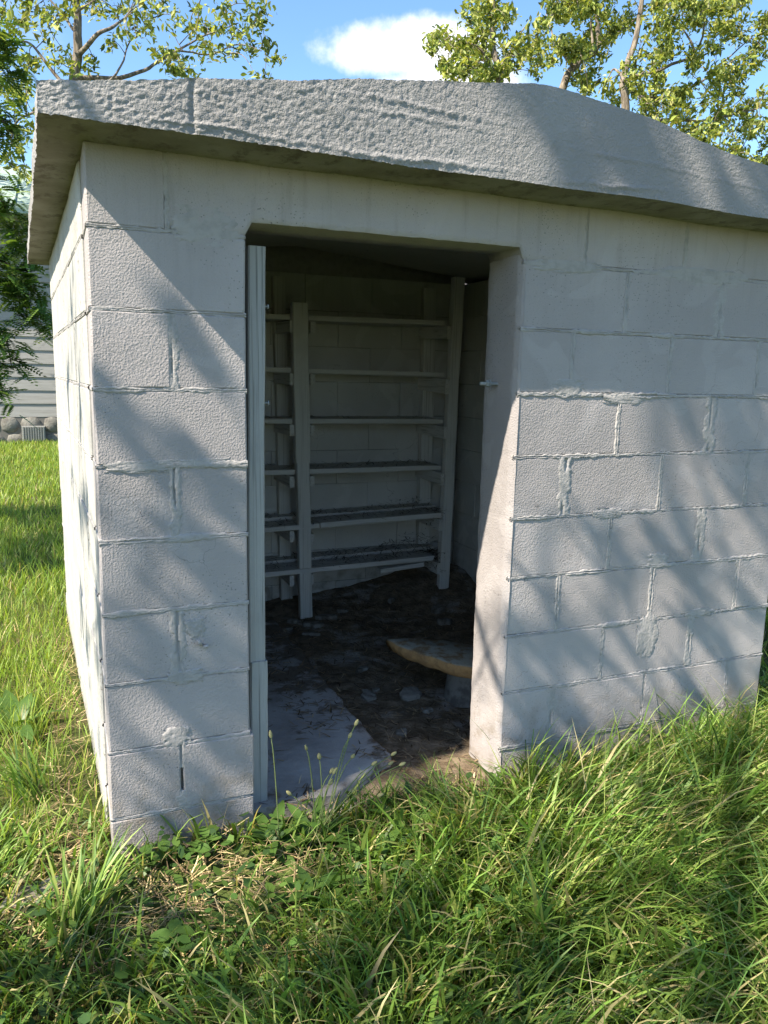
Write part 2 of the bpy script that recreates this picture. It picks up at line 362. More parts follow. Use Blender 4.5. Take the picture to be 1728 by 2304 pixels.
def vjoint(mb, x, z0, z1, w, seed, hole=None):                          # trowelled, lumpy vertical joint on the front face
    nu, nv = 19, int((z1-z0)/.0042); v = []; ox = w*.3*nz(seed, 1.3, 2.)
    for j in range(nv+1):
        z = z0+(z1-z0)*j/nv; e = .5+.5*nz(z*14, seed, 1.)
        lw, rw = .3+.75*max(0, e+.4*nz(z*45, seed, 3.)+.25*nz(z*110, seed, 7.)), .3+.75*max(0, 1-e+.4*nz(z*50, seed, 4.)+.25*nz(z*120, seed, 8.))
        cr = .16*nz(z*9, seed, 5.); opn = max(0, nz(z*13, seed, 6.)+.1)
        for i in range(nu):
            a_ = i/(nu-1)*2-1; lim = lw if a_ < 0 else rw; m = max(0, min(1, (lim-abs(a_))*5))
            h = m*(.0009 + .002*abs(nz(a_*w*95, z*95, seed)) + .0016*nz(a_*w*210, z*210, seed)) - (1-m)*.0035
            if abs(a_-cr) < .09: h -= .007*min(1, opn*2.5)
            if hole and hole[0] < z-z0 < hole[1] and abs(a_-cr) < .2: h = -.03
            if i in (0, nu-1): h = -.005
            v.append((x+ox*0+a_*w, -h, z))
    mb.add(v, [(j*nu+i, j*nu+i+1, (j+1)*nu+i+1, (j+1)*nu+i) for j in range(nv) for i in range(nu-1)])
def smear(mb, c, rx, rz, nrm, u, h=.005, seed=0):                       # a smeared pat of mortar on the wall face
    c, nrm, u = Vector(c), Vector(nrm), Vector(u); n = 21; v = []
    for j in range(n):
        for i in range(n):
            a, b_ = i/(n-1)*2-1, j/(n-1)*2-1
            r = math.hypot(a, b_) + .55*nz(a*2.2+seed, b_*2.2, seed) + .4*nz(a*6+seed, b_*6, seed) + .3*nz(a*13+seed, b_*13, seed)
            hh = h*min(1, max(-1, (1-r)*3)) + .0018*nz(a*9, b_*9+seed, 1.)
            v.append(c + u*(a*rx) + Vector((0, 0, b_*rz)) + nrm*(hh if r < 1.15 else -.006))
    mb.add(v, [(j*n+i, j*n+i+1, (j+1)*n+i+1, (j+1)*n+i) for j in range(n-1) for i in range(n-1)])
def put_block(parent, o, u, a, b_, z0, z1, m, push=0.):                 # block spanning a..b along direction u from o
    n = Vector((u.y, -u.x, 0))                                          # outward normal
    g_ = GAP if m is not PAINT_IN else .0025
    lx, lz = b_-a-g_, z1-z0-g_
    c = o + u*((a+b_)/2) - n*(T/2) + n*(push + rnd.uniform(-.0018, .0018)) + Vector((0, 0, (z0+z1)/2))
    ang = math.atan2(u.y, u.x) + rnd.uniform(-.0025, .0025)
    return link('block', block_mesh(lx, lz, m), parent, c, (rnd.uniform(-.003, .003), rnd.uniform(-.003, .003), ang))
# front wall: mortar core and beads are the wall mesh, the blocks its children
FN, FU = Vector((0, -1, 0)), Vector((1, 0, 0)); O = Vector((0, 0, 0))
fm = MB()
REC = .018
fm.box((REC, REC, -.05), (XD0-.012, T-.004, 1.829)); fm.box((XD1+.012, REC, -.05), (XE-REC, T-.004, 1.829))
fm.prism([(.03, 1.83), (.19, 1.83), (.19, 2.1), (.03, 2.05)], REC, T-.02)
fm.prism([(1.51, 1.83), (XE-.03, 1.83), (XE-.03, 2.06), (1.51, 2.14)], REC, T-.02)
BV, UPV = Vector((1, 0, 0)), Vector((0, 0, 1))
sd = 0.
for k in range(1, 10):
    z = k*C; w = .009
    sd += 3.7; ow = .3 if k == 9 else .75
    fm.box((.0035, .0035, z-.0033), (XD0-.0035, T-.006, z+.0033)); fm.box((XD1+.0035, .0045, z-.0033), (XE-.0035, T-.006, z+.0033))
    bead(fm, (.002, 0, z), (XD0-.002, 0, z), FN, UPV, w, .006*ow, sd)
    sd += 3.7; bead(fm, (XD1+.002, 0, z), (XE-.002, 0, z), FN, UPV, w, .006*ow, sd)
    bead(fm, (XD1, .004, z), (XD1, T-.01, z), (-1, 0, 0), UPV, .007, .002, sd+1)
    bead(fm, (.001, .002, z), (.001, T-.004, z), (-1, 0, 0), UPV, .006, .0012, sd+2, None, .4)
for k in range(9):                                                     # vertical joints
    z0, z1 = k*C+.004, (k+1)*C-.004
    if k % 2 == 1:
        sd += 2.3; vjoint(fm, .2032, z0, z1, .036 if k in (3, 7) else .026, sd, (.05, .12) if k == 1 else None)
    offs = (.2032, .6096, 1.016) if k % 2 == 1 else (.4064, .8128)
    for o_ in offs:
        sd += 2.9; vjoint(fm, XD1+o_, z0, z1, rnd.choice((.014, .02, .03, .042)), sd)
for k in range(10): sd += 1.; bead(fm, (.2032+1.3, 0, 1.832), (.2032+1.3, 0, 2.02), FN, BV, .006, .002, sd) if k == 0 else None
vjoint(fm, 1.91, 1.832, 2.03, .016, 91.)
bead(fm, (.2, 0, 1.832), (.2, 0, 2.02), FN, BV, .014, .004, 77.)
for (x, z, rx, rz) in ((.19, 2*C+.02, .04, .035), (.22, 3*C+.0, .05, .022), (.25, 4*C-.06, .03, .03), (.23, 1.13*C, .05, .03), (.245, 1.6*C, .03, .06), (1.47, 7*C+.02, .06, .03), (1.9, 4*C+.02, .05, .028), (2.12, 3.02*C, .07, .018), (1.66, 5*C, .06, .02), (1.88, 2.7*C, .05, .08), (.28, 6.02*C, .1, .014), (.12, 6.0*C, .1, .018), (1.7, 6.95*C, .09, .02), (1.44, 8.98*C, .13, .02), (2.0, 9.0*C, .2, .03), (.3, 9.1*C, .09, .05)):
    smear(fm, (x, -.0005, z), rx, rz, FN, FU, .0016, x*7+z)
fm.box((.0045, T-.02, -.05), (.1, T+.012, 2.02))
front = tag(fm.build('wall', MORT, shed, True)); P(front)
fblocks = []
for k in range(9):
    z0, z1 = k*C, (k+1)*C
    ext = .012 if k < 2 else 0.
    if k % 2 == 1: spans = [(0, .2032), (.2032, XD0+ext)]
    else: spans = [(0, XD0+ext)]
    r_ = [XD1]+[XD1+o_ for o_ in ((.2032, .6096, 1.016) if k % 2 == 1 else (.4064, .8128))]+[XE]
    if k % 2 == 1: r_[-1] = XE
    spans += list(zip(r_[:-1], r_[1:]))
    for a, b_ in spans: put_block(front, O, FU, a, b_, z0, z1, PAINT, .003 if k < 2 and a < .4 else 0)
put_block(front, O, FU, 0, .2, 9*C, 2.03, PAINT); put_block(front, O, FU, 1.503, 1.91, 9*C, 2.03, PAINT); put_block(front, O, FU, 1.91, XE, 9*C, 2.03, PAINT)
# concrete lintel over the doorway: displaced face
def lintel():
    mb = MB(); xa, xb = .203, 1.5; nx = 130; v = []
    def zlo(x):
        e = min(max(0, (x-XD0)/.012), max(0, (XD1-x)/.012), 1); return 1.833 + .038*e + .0025*nz(x*22, 1., 2.)
    zs = 18
    for j in range(zs+1):
        for i in range(nx+1):
            x = xa + (xb-xa)*i/nx; lo = zlo(x); z = lo + (2.035-lo)*j/zs
            y = -.001 - .0045*nz(x*4, z*5, 1.) - .0032*nz(x*26, z*30, 4.) - .0015*nz(x*70, z*70, 9.)
            if j == 0: y += .006
            v.append((x, y, z))
    mb.add(v, [(j*(nx+1)+i, j*(nx+1)+i+1, (j+1)*(nx+1)+i+1, (j+1)*(nx+1)+i) for j in range(zs) for i in range(nx)])
    v = []
    for i in range(nx+1):
        x = xa + (xb-xa)*i/nx
        v += [(x, -.001 - .0045*nz(x*4, zlo(x)*5, 1.) - .0032*nz(x*26, zlo(x)*30, 4.) - .0015*nz(x*70, zlo(x)*70, 9.)+.006, zlo(x)), (x, .1, zlo(x)+.003*nz(x*3, 5., 5.)), (x, T, zlo(x)+.004), (x, T, ceil_z(x)+.03)]
    mb.add(v, [(i*4+k, i*4+k+1, i*4+k+5, i*4+k+4) for i in range(nx) for k in range(3)])
    return P(mb.build('lintel', PAINT, shed, True))
lintel()
# side and back walls
def wall(o, u, L, ztop, m_out, starts, gable=False, beads=True):
    o, u = Vector(o), Vector(u).normalized(); n = Vector((u.y, -u.x, 0)); mb = MB()
    def pt(s, d, z): return o + u*s - n*d + Vector((0, 0, z))
    def cbox(s0, s1, d0, d1, z0, z1, zm=None):
        q = [pt(s0, d0, z0), pt(s1, d0, z0), pt(s1, d1, z0), pt(s0, d1, z0), pt(s0, d0, z1), pt(s1, d0, z1), pt(s1, d1, z1), pt(s0, d1, z1)]
        mb.add(q, [(3,2,1,0),(4,5,6,7),(0,1,5,4),(1,2,6,5),(2,3,7,6),(3,0,4,7)])
    cbox(.004, L-.004, .012, T-.0065, -.05, 2.03)
    if gable:
        s = [0, L/2, L]; q = [pt(.01, .01, 2.0), pt(L-.01, .01, 2.0), pt(L-.01, .01, 2.08), pt(L/2, .01, 2.21), pt(.01, .01, 2.08)]
        q2 = [a - n*(T-.016) for a in q]; mb.add(q+q2, [(0,1,2,3,4), (9,8,7,6,5)] + [(i, i+5, (i+1) % 5+5, (i+1) % 5) for i in range(5)])
    sd_ = o.x*13+o.y*7+50
    for k in range(1, 10):
        if beads: sd_ += 1.9; bead(mb, pt(.0, 0, k*C), pt(L, 0, k*C), n, UPV, .006, .0018, sd_)
    w = P(mb.build('wall', MORT, shed, True))
    for k in range(10):
        z0, z1 = k*C, min(2.03, (k+1)*C); a = 0.; first = True
        e = starts[k % 2]
        while a < L-.02:
            b_ = min(L, a+(e if first else .4064)); first = False
            if L-b_ < .09: b_ = L
            put_block(w, o, u, a, b_, z0, z1, m_out)
            if beads and b_ < L-.05: sd_ += 1.1; bead(mb, pt(b_, 0, z0+.004), pt(b_, 0, z1-.004), n, UPV.cross(n), .006, .0018, sd_)
            a = b_
    return w
LW0, LW1 = Vector((-.1, YB, 0)), Vector((-.003, T+.002, 0))
lw = wall(LW0, LW1-LW0, (LW1-LW0).length, 2.03, SIDE, (.4064, .2032)); lw['label'] = 'sunlit pale side wall with flaking paint'
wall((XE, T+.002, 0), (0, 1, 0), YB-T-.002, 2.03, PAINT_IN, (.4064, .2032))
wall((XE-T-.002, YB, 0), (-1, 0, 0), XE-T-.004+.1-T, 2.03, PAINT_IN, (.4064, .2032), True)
# roof slab: one displaced shell; the same displacement field everywhere keeps the patches closed
def roof():
    mb = MB()
    FX0, FX1, FY, BY = -.092, 2.58, -.18, 2.66
    def xl(y): return FX0 - .108*(y-FY)/2.6
    def zb(x): return 2.026 - .0125*x
    def zt(x):
        d = abs(x-1.23); z = 2.2905 - (.15 if x < 1.23 else .164)*math.sqrt(d*d+.09*.09) + .004*nz(x*4, 0., 7.) + .003*nz(x*13, 0., 2.)
        return z
    def D(p, a=1.):
        x, y, z = p; rough = .45 + .55*max(0, min(1, (1.45-x)/.7)) if True else 1
        v = noise.noise_vector((x*3, y*3, z*3))*.007 + noise.noise_vector((x*17, y*17, z*17))*.0014*rough + noise.noise_vector((x*95, y*95, z*95))*.0022*rough + noise.noise_vector((x*170, y*170, z*170))*.002*rough
        return Vector(p)+v
    nx = 500; X = [FX0 + (FX1-FX0)*i/nx for i in range(nx+1)]
    def grid(fn, nu, nv, mi, flip=False):
        v = [fn(i, j) for j in range(nv+1) for i in range(nu+1)]
        q = [(j*(nu+1)+i, j*(nu+1)+i+1, (j+1)*(nu+1)+i+1, (j+1)*(nu+1)+i) for j in range(nv) for i in range(nu)]
        mb.add(v, [t[::-1] for t in q] if flip else q, mi)
    def seam(x, z):                                       # raised trowel ridges on the fascia
        r = 0.
        for (a, b_, c0, amp, w) in ((.45, 1.35, 2.155, .004, .003), (.6, 1.1, 2.13, .003, .003), (.1, 1.7, 2.04, .006, .004), (1.25, 2.3, 2.12, .004, .003)):
            if a < x < b_:
                zc = c0 + .02*nz(x*2.2, c0*9, 0.) + .006*nz(x*17, c0*9, 0.) + .004*nz(x*50, c0*9, 0.) - (.045*(x-1.25) if a == 1.25 else 0)
                e = min(1, (x-a)/.15, (b_-x)/.15); r += amp*e*max(0, .6+.8*nz(x*3, c0, 5.))*math.exp(-((z-zc)/w)**2)
        r -= .006*math.exp(-((x-.243)/.006)**2)
        return r
    NV = 40
    def front(i, j):
        x = X[i]; z = zb(x) + (zt(x)-zb(x))*j/NV; p = D((x, FY, z)); p.y -= seam(x, z)*(1 if 0 < j < NV else 0)
        return p
    grid(front, nx, NV, 0)
    ylist = [FY + (BY-FY)*(j/60) for j in range(61)]
    grid(lambda i, j: D((X[i] + (xl(ylist[j])-FX0)*(1-i/nx), ylist[j], zt(X[i]))), nx, 60, 0)                # top
    ny = 240; YL = [FY + (BY-FY)*j/ny for j in range(ny+1)]
    grid(lambda i, j: D((xl(YL[i]), YL[i], zb(FX0) + (zt(FX0)-zb(FX0))*j/10)), ny, 10, 0, True)                     # left edge
    grid(lambda i, j: D((X[i], FY + (.06-FY)*j/14, zb(X[i]))), nx, 14, 1, True)                                     # front soffit
    grid(lambda i, j: D((xl(YL[i]) + .26*j/20, YL[i], zb(FX0))), ny, 20, 1)                                         # left soffit
    grid(lambda i, j: (FX1, FY + (BY-FY)*i/10, zb(FX1) + (zt(FX1)-zb(FX1))*j/2), 10, 2, 0)                          # right edge
    grid(lambda i, j: (xl(BY) + (FX1-xl(BY))*i/30, BY, zb(FX0)-.004 + (zt(xl(BY) + (FX1-xl(BY))*i/30)-zb(FX0)+.004)*j/2), 30, 2, 0, True)   # back edge
    grid(lambda i, j: (FX1 - .3*i, FY + (BY-FY)*j/4, zb(FX1)-.002), 1, 4, 1)                                        # right soffit
    grid(lambda i, j: (.03 + 2.55*i/4, 2.4 + .26*j, 2.012), 4, 1, 1, True)                                          # back soffit
    mb2 = MB()
    xs = [-.05, .1, .4, .7, 1., 1.2, 1.4, 1.7, 2., 2.3, 2.42]
    v = []
    for y in (.05, 1., 2.45):
        for x in xs: v.append((x, y, ceil_z(x)))
    n = len(xs); mb2.add(v, [(j*n+i, (j+1)*n+i, (j+1)*n+i+1, j*n+i+1) for j in range(2) for i in range(n-1)])
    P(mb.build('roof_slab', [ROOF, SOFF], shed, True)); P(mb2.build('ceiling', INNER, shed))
roof()
def jamb():
    mb = MB(); ny, nzz = 16, 150; v = []
    for j in range(nzz+1):
        for i in range(ny+1):
            z = .04 + 1.828*j/nzz; t = i/ny; y = .003 + (T+.002+.004*nz(z*9, 7., 1.)+.003*nz(z*30, 7., 2.))*t
            crack = .004*sum(math.exp(-((z-k*C-.004*nz(y*30, k*3., 1.))/.004)**2) for k in range(1, 10))*(.35+.65*max(0, nz(y*12, z*3, 9.)+.3))
            e = .004*max(0, 1-t*12) + .005*max(0, (t-.9)*10)
            v.append((XD1 - .0055 + crack + e + .0022*nz(y*9, z*7, 3.) + .0014*nz(y*40, z*40, 3.), y, z) if i else (XD1+.0095+.002*nz(z*20, 1., 6.), -.0016, z))
    mb.add(v, [(j*(ny+1)+i, (j+1)*(ny+1)+i, (j+1)*(ny+1)+i+1, j*(ny+1)+i+1) for j in range(nzz) for i in range(ny)])
    o = P(mb.build('door_jamb', PAINT, shed, True)); o['label'] = 'smooth cream-lit plastered jamb of the doorway'
jamb()
# weathered timber door post on the left jamb, with two nails, and the bolt on the right jamb
def plank(name, parent, p0, p1, w, t, m, side=Vector((1, 0, 0)), seed=0, wob=.003, n=14, ends=0.):
    p0, p1 = Vector(p0), Vector(p1); ax = (p1-p0); L = ax.length; ax.normalize(); side = (side - ax*side.dot(ax)).normalized(); th = ax.cross(side)
    mb = MB(); v = []; b = min(w, t)*.08
    for i in range(n+1):
        s = i/n; q = p0 + (p1-p0)*s + side*wob*1.5*nz(s*2.5, seed, 1.)
        for (a, c) in ((-1, -1), (1, -1), (1, 1), (-1, 1)):
            j = wob*nz(s*5+a*3, seed+c*2, 8.)
            for (ea, ec) in (((0, 1), (1, 0)) if a*c > 0 else ((1, 0), (0, 1))):
                v.append(q + side*(a*(w/2 - b*ea + j)) + th*(c*(t/2 - b*ec + j*.5)))
    f = [(i*8+k, i*8+(k+1) % 8, (i+1)*8+(k+1) % 8, (i+1)*8+k) for i in range(n) for k in range(8)]
    f += [tuple(range(7, -1, -1)), tuple(n*8+k for k in range(8))]
    mb.add(v, f); return mb.build(name, m, parent)
dp = P(plank('door_post', shed, (.443, .125, .06), (.452, .125, 1.822), .05, .1, POSTW, Vector((1, 0, 0)), 3, .004, 24)); dp['label'] = 'weathered grey timber post with split grain'
dp2 = P(plank('door_post', shed, (.449, .115, .06), (.449, .118, .6), .054, .1, POSTW, Vector((1, 0, 0)), 9, .003, 12)); dp2['label'] = 'short lower piece of weathered timber post'
for z, y_ in ((1.66, .1), (1.385, .1)):
    mb = MB(); mb.tube([(.465, y_, z), (.488, y_, z)], [.003, .003], 8); mb.tube([(.487, y_, z), (.491, y_, z)], [.007, .007], 10); P(mb.build('nail', METAL, shed))
mb = MB(); mb.tube([(XD1+.02, .115, 1.452), (1.212, .115, 1.452)], [.0055, .0055], 12); mb.tube([(1.233, .115, 1.452), (1.224, .115, 1.452)], [.011, .011], 6)
mb.tube([(1.238, .115, 1.452), (1.235, .115, 1.452)], [.0135, .0135], 14); mb.tube([(1.212, .115, 1.452), (1.202, .115, 1.452)], [.0065, .005], 12)
P(mb.build('bolt', METAL, shed))
# broken hook stub on the left pier
mb = MB(); mb.tube([(.262, .01, .705), (.262, -.008, .705), (.258, -.016, .713), (.254, -.014, .722)], [.006, .006, .005, .004], 7); mb.tube([(.27, .01, .695), (.276, -.012, .697), (.284, -.013, .7)], [.005, .005, .004], 7)
P(mb.build('hook', PAINT, shed, True))

# ---------------------------------------------------------------- inside: floors, shelves, bench, litter
def dirt_z(x, y):
    m = .16*math.exp(-(((x-2.15)/.38)**2 + ((y-2.2)/.4)**2)) + .07*math.exp(-(((x-1.6)/.7)**2+((y-2.35)/.3)**2))
    return .085 + m + .012*nz(x*5, y*5, 2.) + .01*nz(x*14, y*14, 2.)
def floors():
    mb = MB(); nx, ny = 90, 130; v = []
    for j in range(ny+1):
        for i in range(nx+1):
            x, y = .1 + 2.25*i/nx, -.02 + 2.4*j/ny; v.append((x, y, dirt_z(x, y)))
    mb.add(v, [(j*(nx+1)+i, j*(nx+1)+i+1, (j+1)*(nx+1)+i+1, (j+1)*(nx+1)+i) for j in range(ny) for i in range(nx)])
    tag(mb.build('dirt_floor', DIRT, None, True), 'dark littered dirt floor inside the shed', 'floor', kind='structure')
    mb = MB(); n = 90; top = []
    def edge(y): return .955 + .022*nz(y*4, 0., 1.) + .014*nz(y*17, 0., 3.) + .006*nz(y*45, 0., 3.) + (.05*max(0, 1-abs(y-.2)/.12)*(.5+nz(y*20, 3., 3.)))
    edge0 = edge
    def edge(y): return min(edge0(y), .68 + (y-.03)*1.5 + .02*nz(y*25, 4., 4.))
    yy = [.03 + 1.83*i/n for i in range(n+1)]; v = []
    for y in yy:
        e = edge(y)
        row = [(.19, y, .135), (.5, y, .137), (e-.1, y, .136), (e-.012, y, .134), (e, y, .126), (e+.003, y, .05)]
        v += [(a + 0, b_, c + .003*nz(a*4, b_*4, 1.)) for a, b_, c in row]
    mb.add(v, [(i*6+k, i*6+k+1, i*6+k+7, i*6+k+6) for i in range(n) for k in range(5)])
    mb.add([v[k] for k in range(6)] + [(v[0][0], .03, .03), (v[5][0], .03, .03)], [(0, 6, 7, 5, 4, 3, 2, 1)])
    mb.add([v[n*6+k] for k in range(6)] + [(v[0][0], 1.86, .03), (v[5][0], 1.86, .03)], [(1, 2, 3, 4, 5, 7, 6, 0)])
    tag(mb.build('concrete_floor', SLAB, None, True), 'grey worn concrete floor strip beside the dirt floor', 'floor', kind='structure')
floors()
sh = thing('shelving_unit', 'grey painted wooden shelving with six shelves against the shed back wall', 'shelves', (1.1, 2.0, .1))
def PS(o): o.location = o.location - Vector((1.1, 2.0, .1)); return o
FYS = 1.985
PS(plank('post', sh, (1.168, FYS, .09), (1.146, FYS, .99), .072, .05, SHELFZ, seed=1, n=10)); PS(plank('post', sh, (1.143, FYS-.004, .985), (1.125, FYS, 1.838), .086, .05, SHELFZ, seed=2, n=10))
PS(plank('post', sh, (2.04, FYS, .1), (2.07, FYS, 2.03), .066, .05, SHELFZ, seed=3, wob=.006, n=20))
PS(plank('post', sh, (1.13, 2.265, .1), (1.085, 2.265, 2.0), .07, .05, SHELFZ, seed=4)); PS(plank('post', sh, (2.03, 2.265, .2), (2.022, 2.265, 1.99), .08, .05, SHELFZ, seed=5))
HS = [(1.775, 1.786), (1.498, 1.488), (1.222, 1.216), (.938, .94), (.63, .662), (.375, .4)]
for i, (zl, zr) in enumerate(HS):
    zL = zl - (zr-zl)*.6
    def bd(y0, y1, xa, xb, za, zb_, t=.028):
        PS(plank('shelf_board', sh, (xa, (y0+y1)/2, za), (xb, (y0+y1)/2, zb_), y1-y0, t, SHELFX, Vector((0, 1, 0)), seed=10+i+y0, wob=.002, n=12))
    dz = -.012
    if i < 4: bd(2.02, 2.285, .16, 2.02, zL+dz, zr+dz)
    else:
        xr = 2.0 if i == 4 else 1.965
        bd(2.16, 2.285, .16, 2.06, zL+dz+.012, zr+dz+.012)
        if i == 4: bd(1.96, 2.13, .16, 1.24, zL+dz-.002, zl+(zr-zl)*.3+dz-.002); bd(1.955, 2.14, 1.245, xr, zl+(zr-zl)*.3+dz, zr+dz, .03)
        else: bd(1.955, 2.13, .16, xr, zL+dz, zr+dz, .028); bd(1.962, 2.05, 1.62, 1.9, .33, .352, .026)
    zc = zl-.026
    tl = rnd.uniform(-.01, .01)
    PS(plank('cleat', sh, (1.085, 1.975, zc-.035), (1.075, 2.285, zc-.035+tl), .062, .026, SHELFY, Vector((0, 0, 1)), seed=20+i, n=4))
    PS(plank('cleat', sh, (1.2, 1.97, zc-.035-.02*(i == 4)), (1.195, 2.285, zc-.035), .06, .026, SHELFY, Vector((0, 0, 1)), seed=30+i, n=4))
    PS(plank('cleat', sh, (1.996 + .012*(i < 3), 1.95, zr-.07+rnd.uniform(-.012, .004)), (1.985, 2.285, zr-.06), .07 if i != 1 else .085, .026, SHELFY, Vector((0, 0, 1)), seed=40+i, n=4))
# stone bench: broken slab on a round pedestal
bn = thing('stone_bench', 'broken tan stone slab resting on a round concrete pedestal inside the shed', 'bench', (1.52, .8, .08))
def PB(o): o.location = o.location - Vector((1.52, .8, .08)); return o
def bench():
    mb = MB(); cx, cy = 1.5, .66
    out = [(1.232, .935), (1.262, .81), (1.304, .70), (1.357, .595), (1.434, .505), (1.54, .44), (1.66, .42), (1.76, .47), (1.8, .56), (1.74, .65), (1.64, .70), (1.557, .74), (1.49, .82), (1.408, .88), (1.31, .925)]
    n = 52; pts = []
    for i in range(n):
        t = i/n*len(out); a = int(t); f = t-a; p, q = out[a % len(out)], out[(a+1) % len(out)]
        x, y = p[0]*(1-f)+q[0]*f, p[1]*(1-f)+q[1]*f; k = .012*nz(x*14, y*14, 2.)
        pts.append((x+k, y+k*.7))
    zt = .3; rows = [(.93, zt+.001), (.985, zt-.004), (1.0, zt-.014), (.99, zt-.03), (.95, zt-.05), (.9, zt-.058), (.7, zt-.06)]
    v = [(cx, cy, zt)]
    for s, z in rows:
        for x, y in pts:
            j = 1 + .012*nz(x*20, y*20, z*40); v.append((cx+(x-cx)*s*j, cy+(y-cy)*s*j, z + .004*nz(x*9, y*9, z*20)))
    m = len(rows); f = [(0, 1+i, 1+(i+1) % n) for i in range(n)]
    f += [(1+r*n+i, 1+(r+1)*n+i, 1+(r+1)*n+(i+1) % n, 1+r*n+(i+1) % n) for r in range(m-1) for i in range(n)]
    f.append(tuple(1+(m-1)*n+i for i in range(n-1, -1, -1)))
    mb.add(v, f); PB(mb.build('slab', BENCH, bn, True))
    mb = MB(); mb.tube([(1.53, .66, .05), (1.53, .66, .1), (1.53, .66, .2), (1.53, .66, .245)], [.13, .123, .11, .112], 24); PB(mb.build('pedestal', PED, bn, True))
bench()
def strips(name, pts, length, width, yaw, pitch, cols, m, label, cat, bend=.25, parent=None):   # little lying bits of straw and leaf
    N = len(pts); d = np.stack([np.cos(yaw)*np.cos(pitch), np.sin(yaw)*np.cos(pitch), np.sin(pitch)], 1); s = np.stack([-np.sin(yaw), np.cos(yaw), np.zeros(N)], 1)
    sgn = rng.uniform(-bend, bend, N)[:, None]
    V = np.zeros((N, 6, 3))
    for k in range(3):
        c = pts + d*(length*(k/2))[:, None] + s*sgn*(length*(k/2)**2)[:, None]; w = (width*(1, .9, .35)[k])[:, None]
        V[:, 2*k] = c - s*w; V[:, 2*k+1] = c + s*w
    base = (np.arange(N)*6)[:, None]; F = np.concatenate([base+np.array([0, 1, 3, 2]), base+np.array([2, 3, 5, 4])], 0)
    return npmesh(name, V.reshape(-1, 3), F, np.repeat(cols, 6, 0), m, label, cat)
def npmesh(name, V, F, cols, m, label=None, cat=None, kind='stuff', parent=None, smooth=True):
    me = bpy.data.meshes.new(name); n = F.shape[1]
    me.vertices.add(len(V)); me.vertices.foreach_set('co', V.astype(np.float32).ravel())
    me.loops.add(F.size); me.loops.foreach_set('vertex_index', F.astype(np.int32).ravel())
    me.polygons.add(len(F)); me.polygons.foreach_set('loop_start', np.arange(0, F.size, n, dtype=np.int32)); me.polygons.foreach_set('loop_total', np.full(len(F), n, dtype=np.int32))
    if smooth: me.polygons.foreach_set('use_smooth', np.ones(len(F), dtype=bool))
    me.update(calc_edges=True); me.validate()
    ca = me.color_attributes.new('Col', 'FLOAT_COLOR', 'POINT'); ca.data.foreach_set('color', np.concatenate([cols, np.ones((len(cols), 1))], 1).astype(np.float32).ravel())
    me.materials.append(m); o = link(name, me, parent)
    return tag(o, label, cat, kind=kind)
def pick(cols, N, w=None, var=.25):
    c = np.array(cols)[rng.choice(len(cols), N, p=w)]; return np.clip(c*(1+rng.normal(0, var, (N, 1))), .004, .9)
def litter():
    P_, L_ = [], []
    while len(P_) < 5200:
        x, y = rng.uniform(.25, 2.26), rng.uniform(-.05, 2.3)
        if x < .97 and y < 1.87:
            if nz(x*3, y*3, 5.) < .12 - .25*(y > 1.0 and x > .6) and rng.random() < .96: continue
            z = .139
        else: z = dirt_z(x, y)+.003
        P_.append((x, y, z))
    N = len(P_); strips('floor_litter', np.array(P_), rng.uniform(.015, .06, N), rng.uniform(.0008, .003, N), rng.uniform(0, 6.28, N), rng.uniform(-.1, .35, N), pick([(.28, .2, .12), (.14, .1, .06), (.4, .31, .2), (.07, .05, .035)], N, (.3, .35, .1, .25)), STRAW, 'dry straw and leaf litter scattered over the shed floor', 'litter')
    Q = []
    for i, (zl, zr) in enumerate(HS):
        cnt = (0, 0, 90, 420, 900, 1300)[i]
        for _ in range(cnt):
            x = .3+1.7*rng.random()**.75; y = rng.uniform(1.97, 2.28) if i > 3 else rng.uniform(2.03, 2.28)
            heap = (.0, 0, .004, .012, .045, .09)[i]*math.exp(-((x-1.97)/.18)**2)*rng.random()
            z = zl + (zr-zl)*(x-.93)/1.1 + (.012 if i > 3 and y > 2.14 else 0) + .003 + heap
            Q.append((x, y, z))
    for _ in range(500):                                     # tufts hanging off the right ends
        i = 4 + (rng.random() < .6); x, y = rng.normal(1.99, .03), rng.uniform(1.95, 2.1); Q.append((x, y, HS[i][1] - .12*rng.random()**2 + .02))
    N = len(Q); strips('shelf_litter', np.array(Q), rng.uniform(.02, .07, N), rng.uniform(.0008, .0028, N), rng.uniform(0, 6.28, N), rng.uniform(-.15, .3, N), pick([(.09, .065, .045), (.05, .038, .028), (.17, .13, .09)], N, (.4, .4, .2)), STRAW, 'dark dry leaf litter heaped on the lower wooden shelves', 'litter')
litter()
stone_meshes = []
for s in range(4):
    mb = MB(); n = 11; v = [(0, 0, .5)]; a0 = [rnd.uniform(.65, 1.1) for _ in range(n)]
    for sc, z in ((.85, .46), (1, .25), (.97, -.5)):
        v += [(math.cos(6.283*i/n)*a0[i]*sc, math.sin(6.283*i/n)*a0[i]*sc, z+rnd.uniform(-.08, .08)) for i in range(n)]
    f = [(0, 1+i, 1+(i+1) % n) for i in range(n)] + [(1+r*n+i, 1+(r+1)*n+i, 1+(r+1)*n+(i+1) % n, 1+r*n+(i+1) % n) for r in range(2) for i in range(n)] + [tuple(1+2*n+i for i in range(n-1, -1, -1))]
    mb.add(v, f); stone_meshes.append(mb.mesh('stone_fragment', STONE))
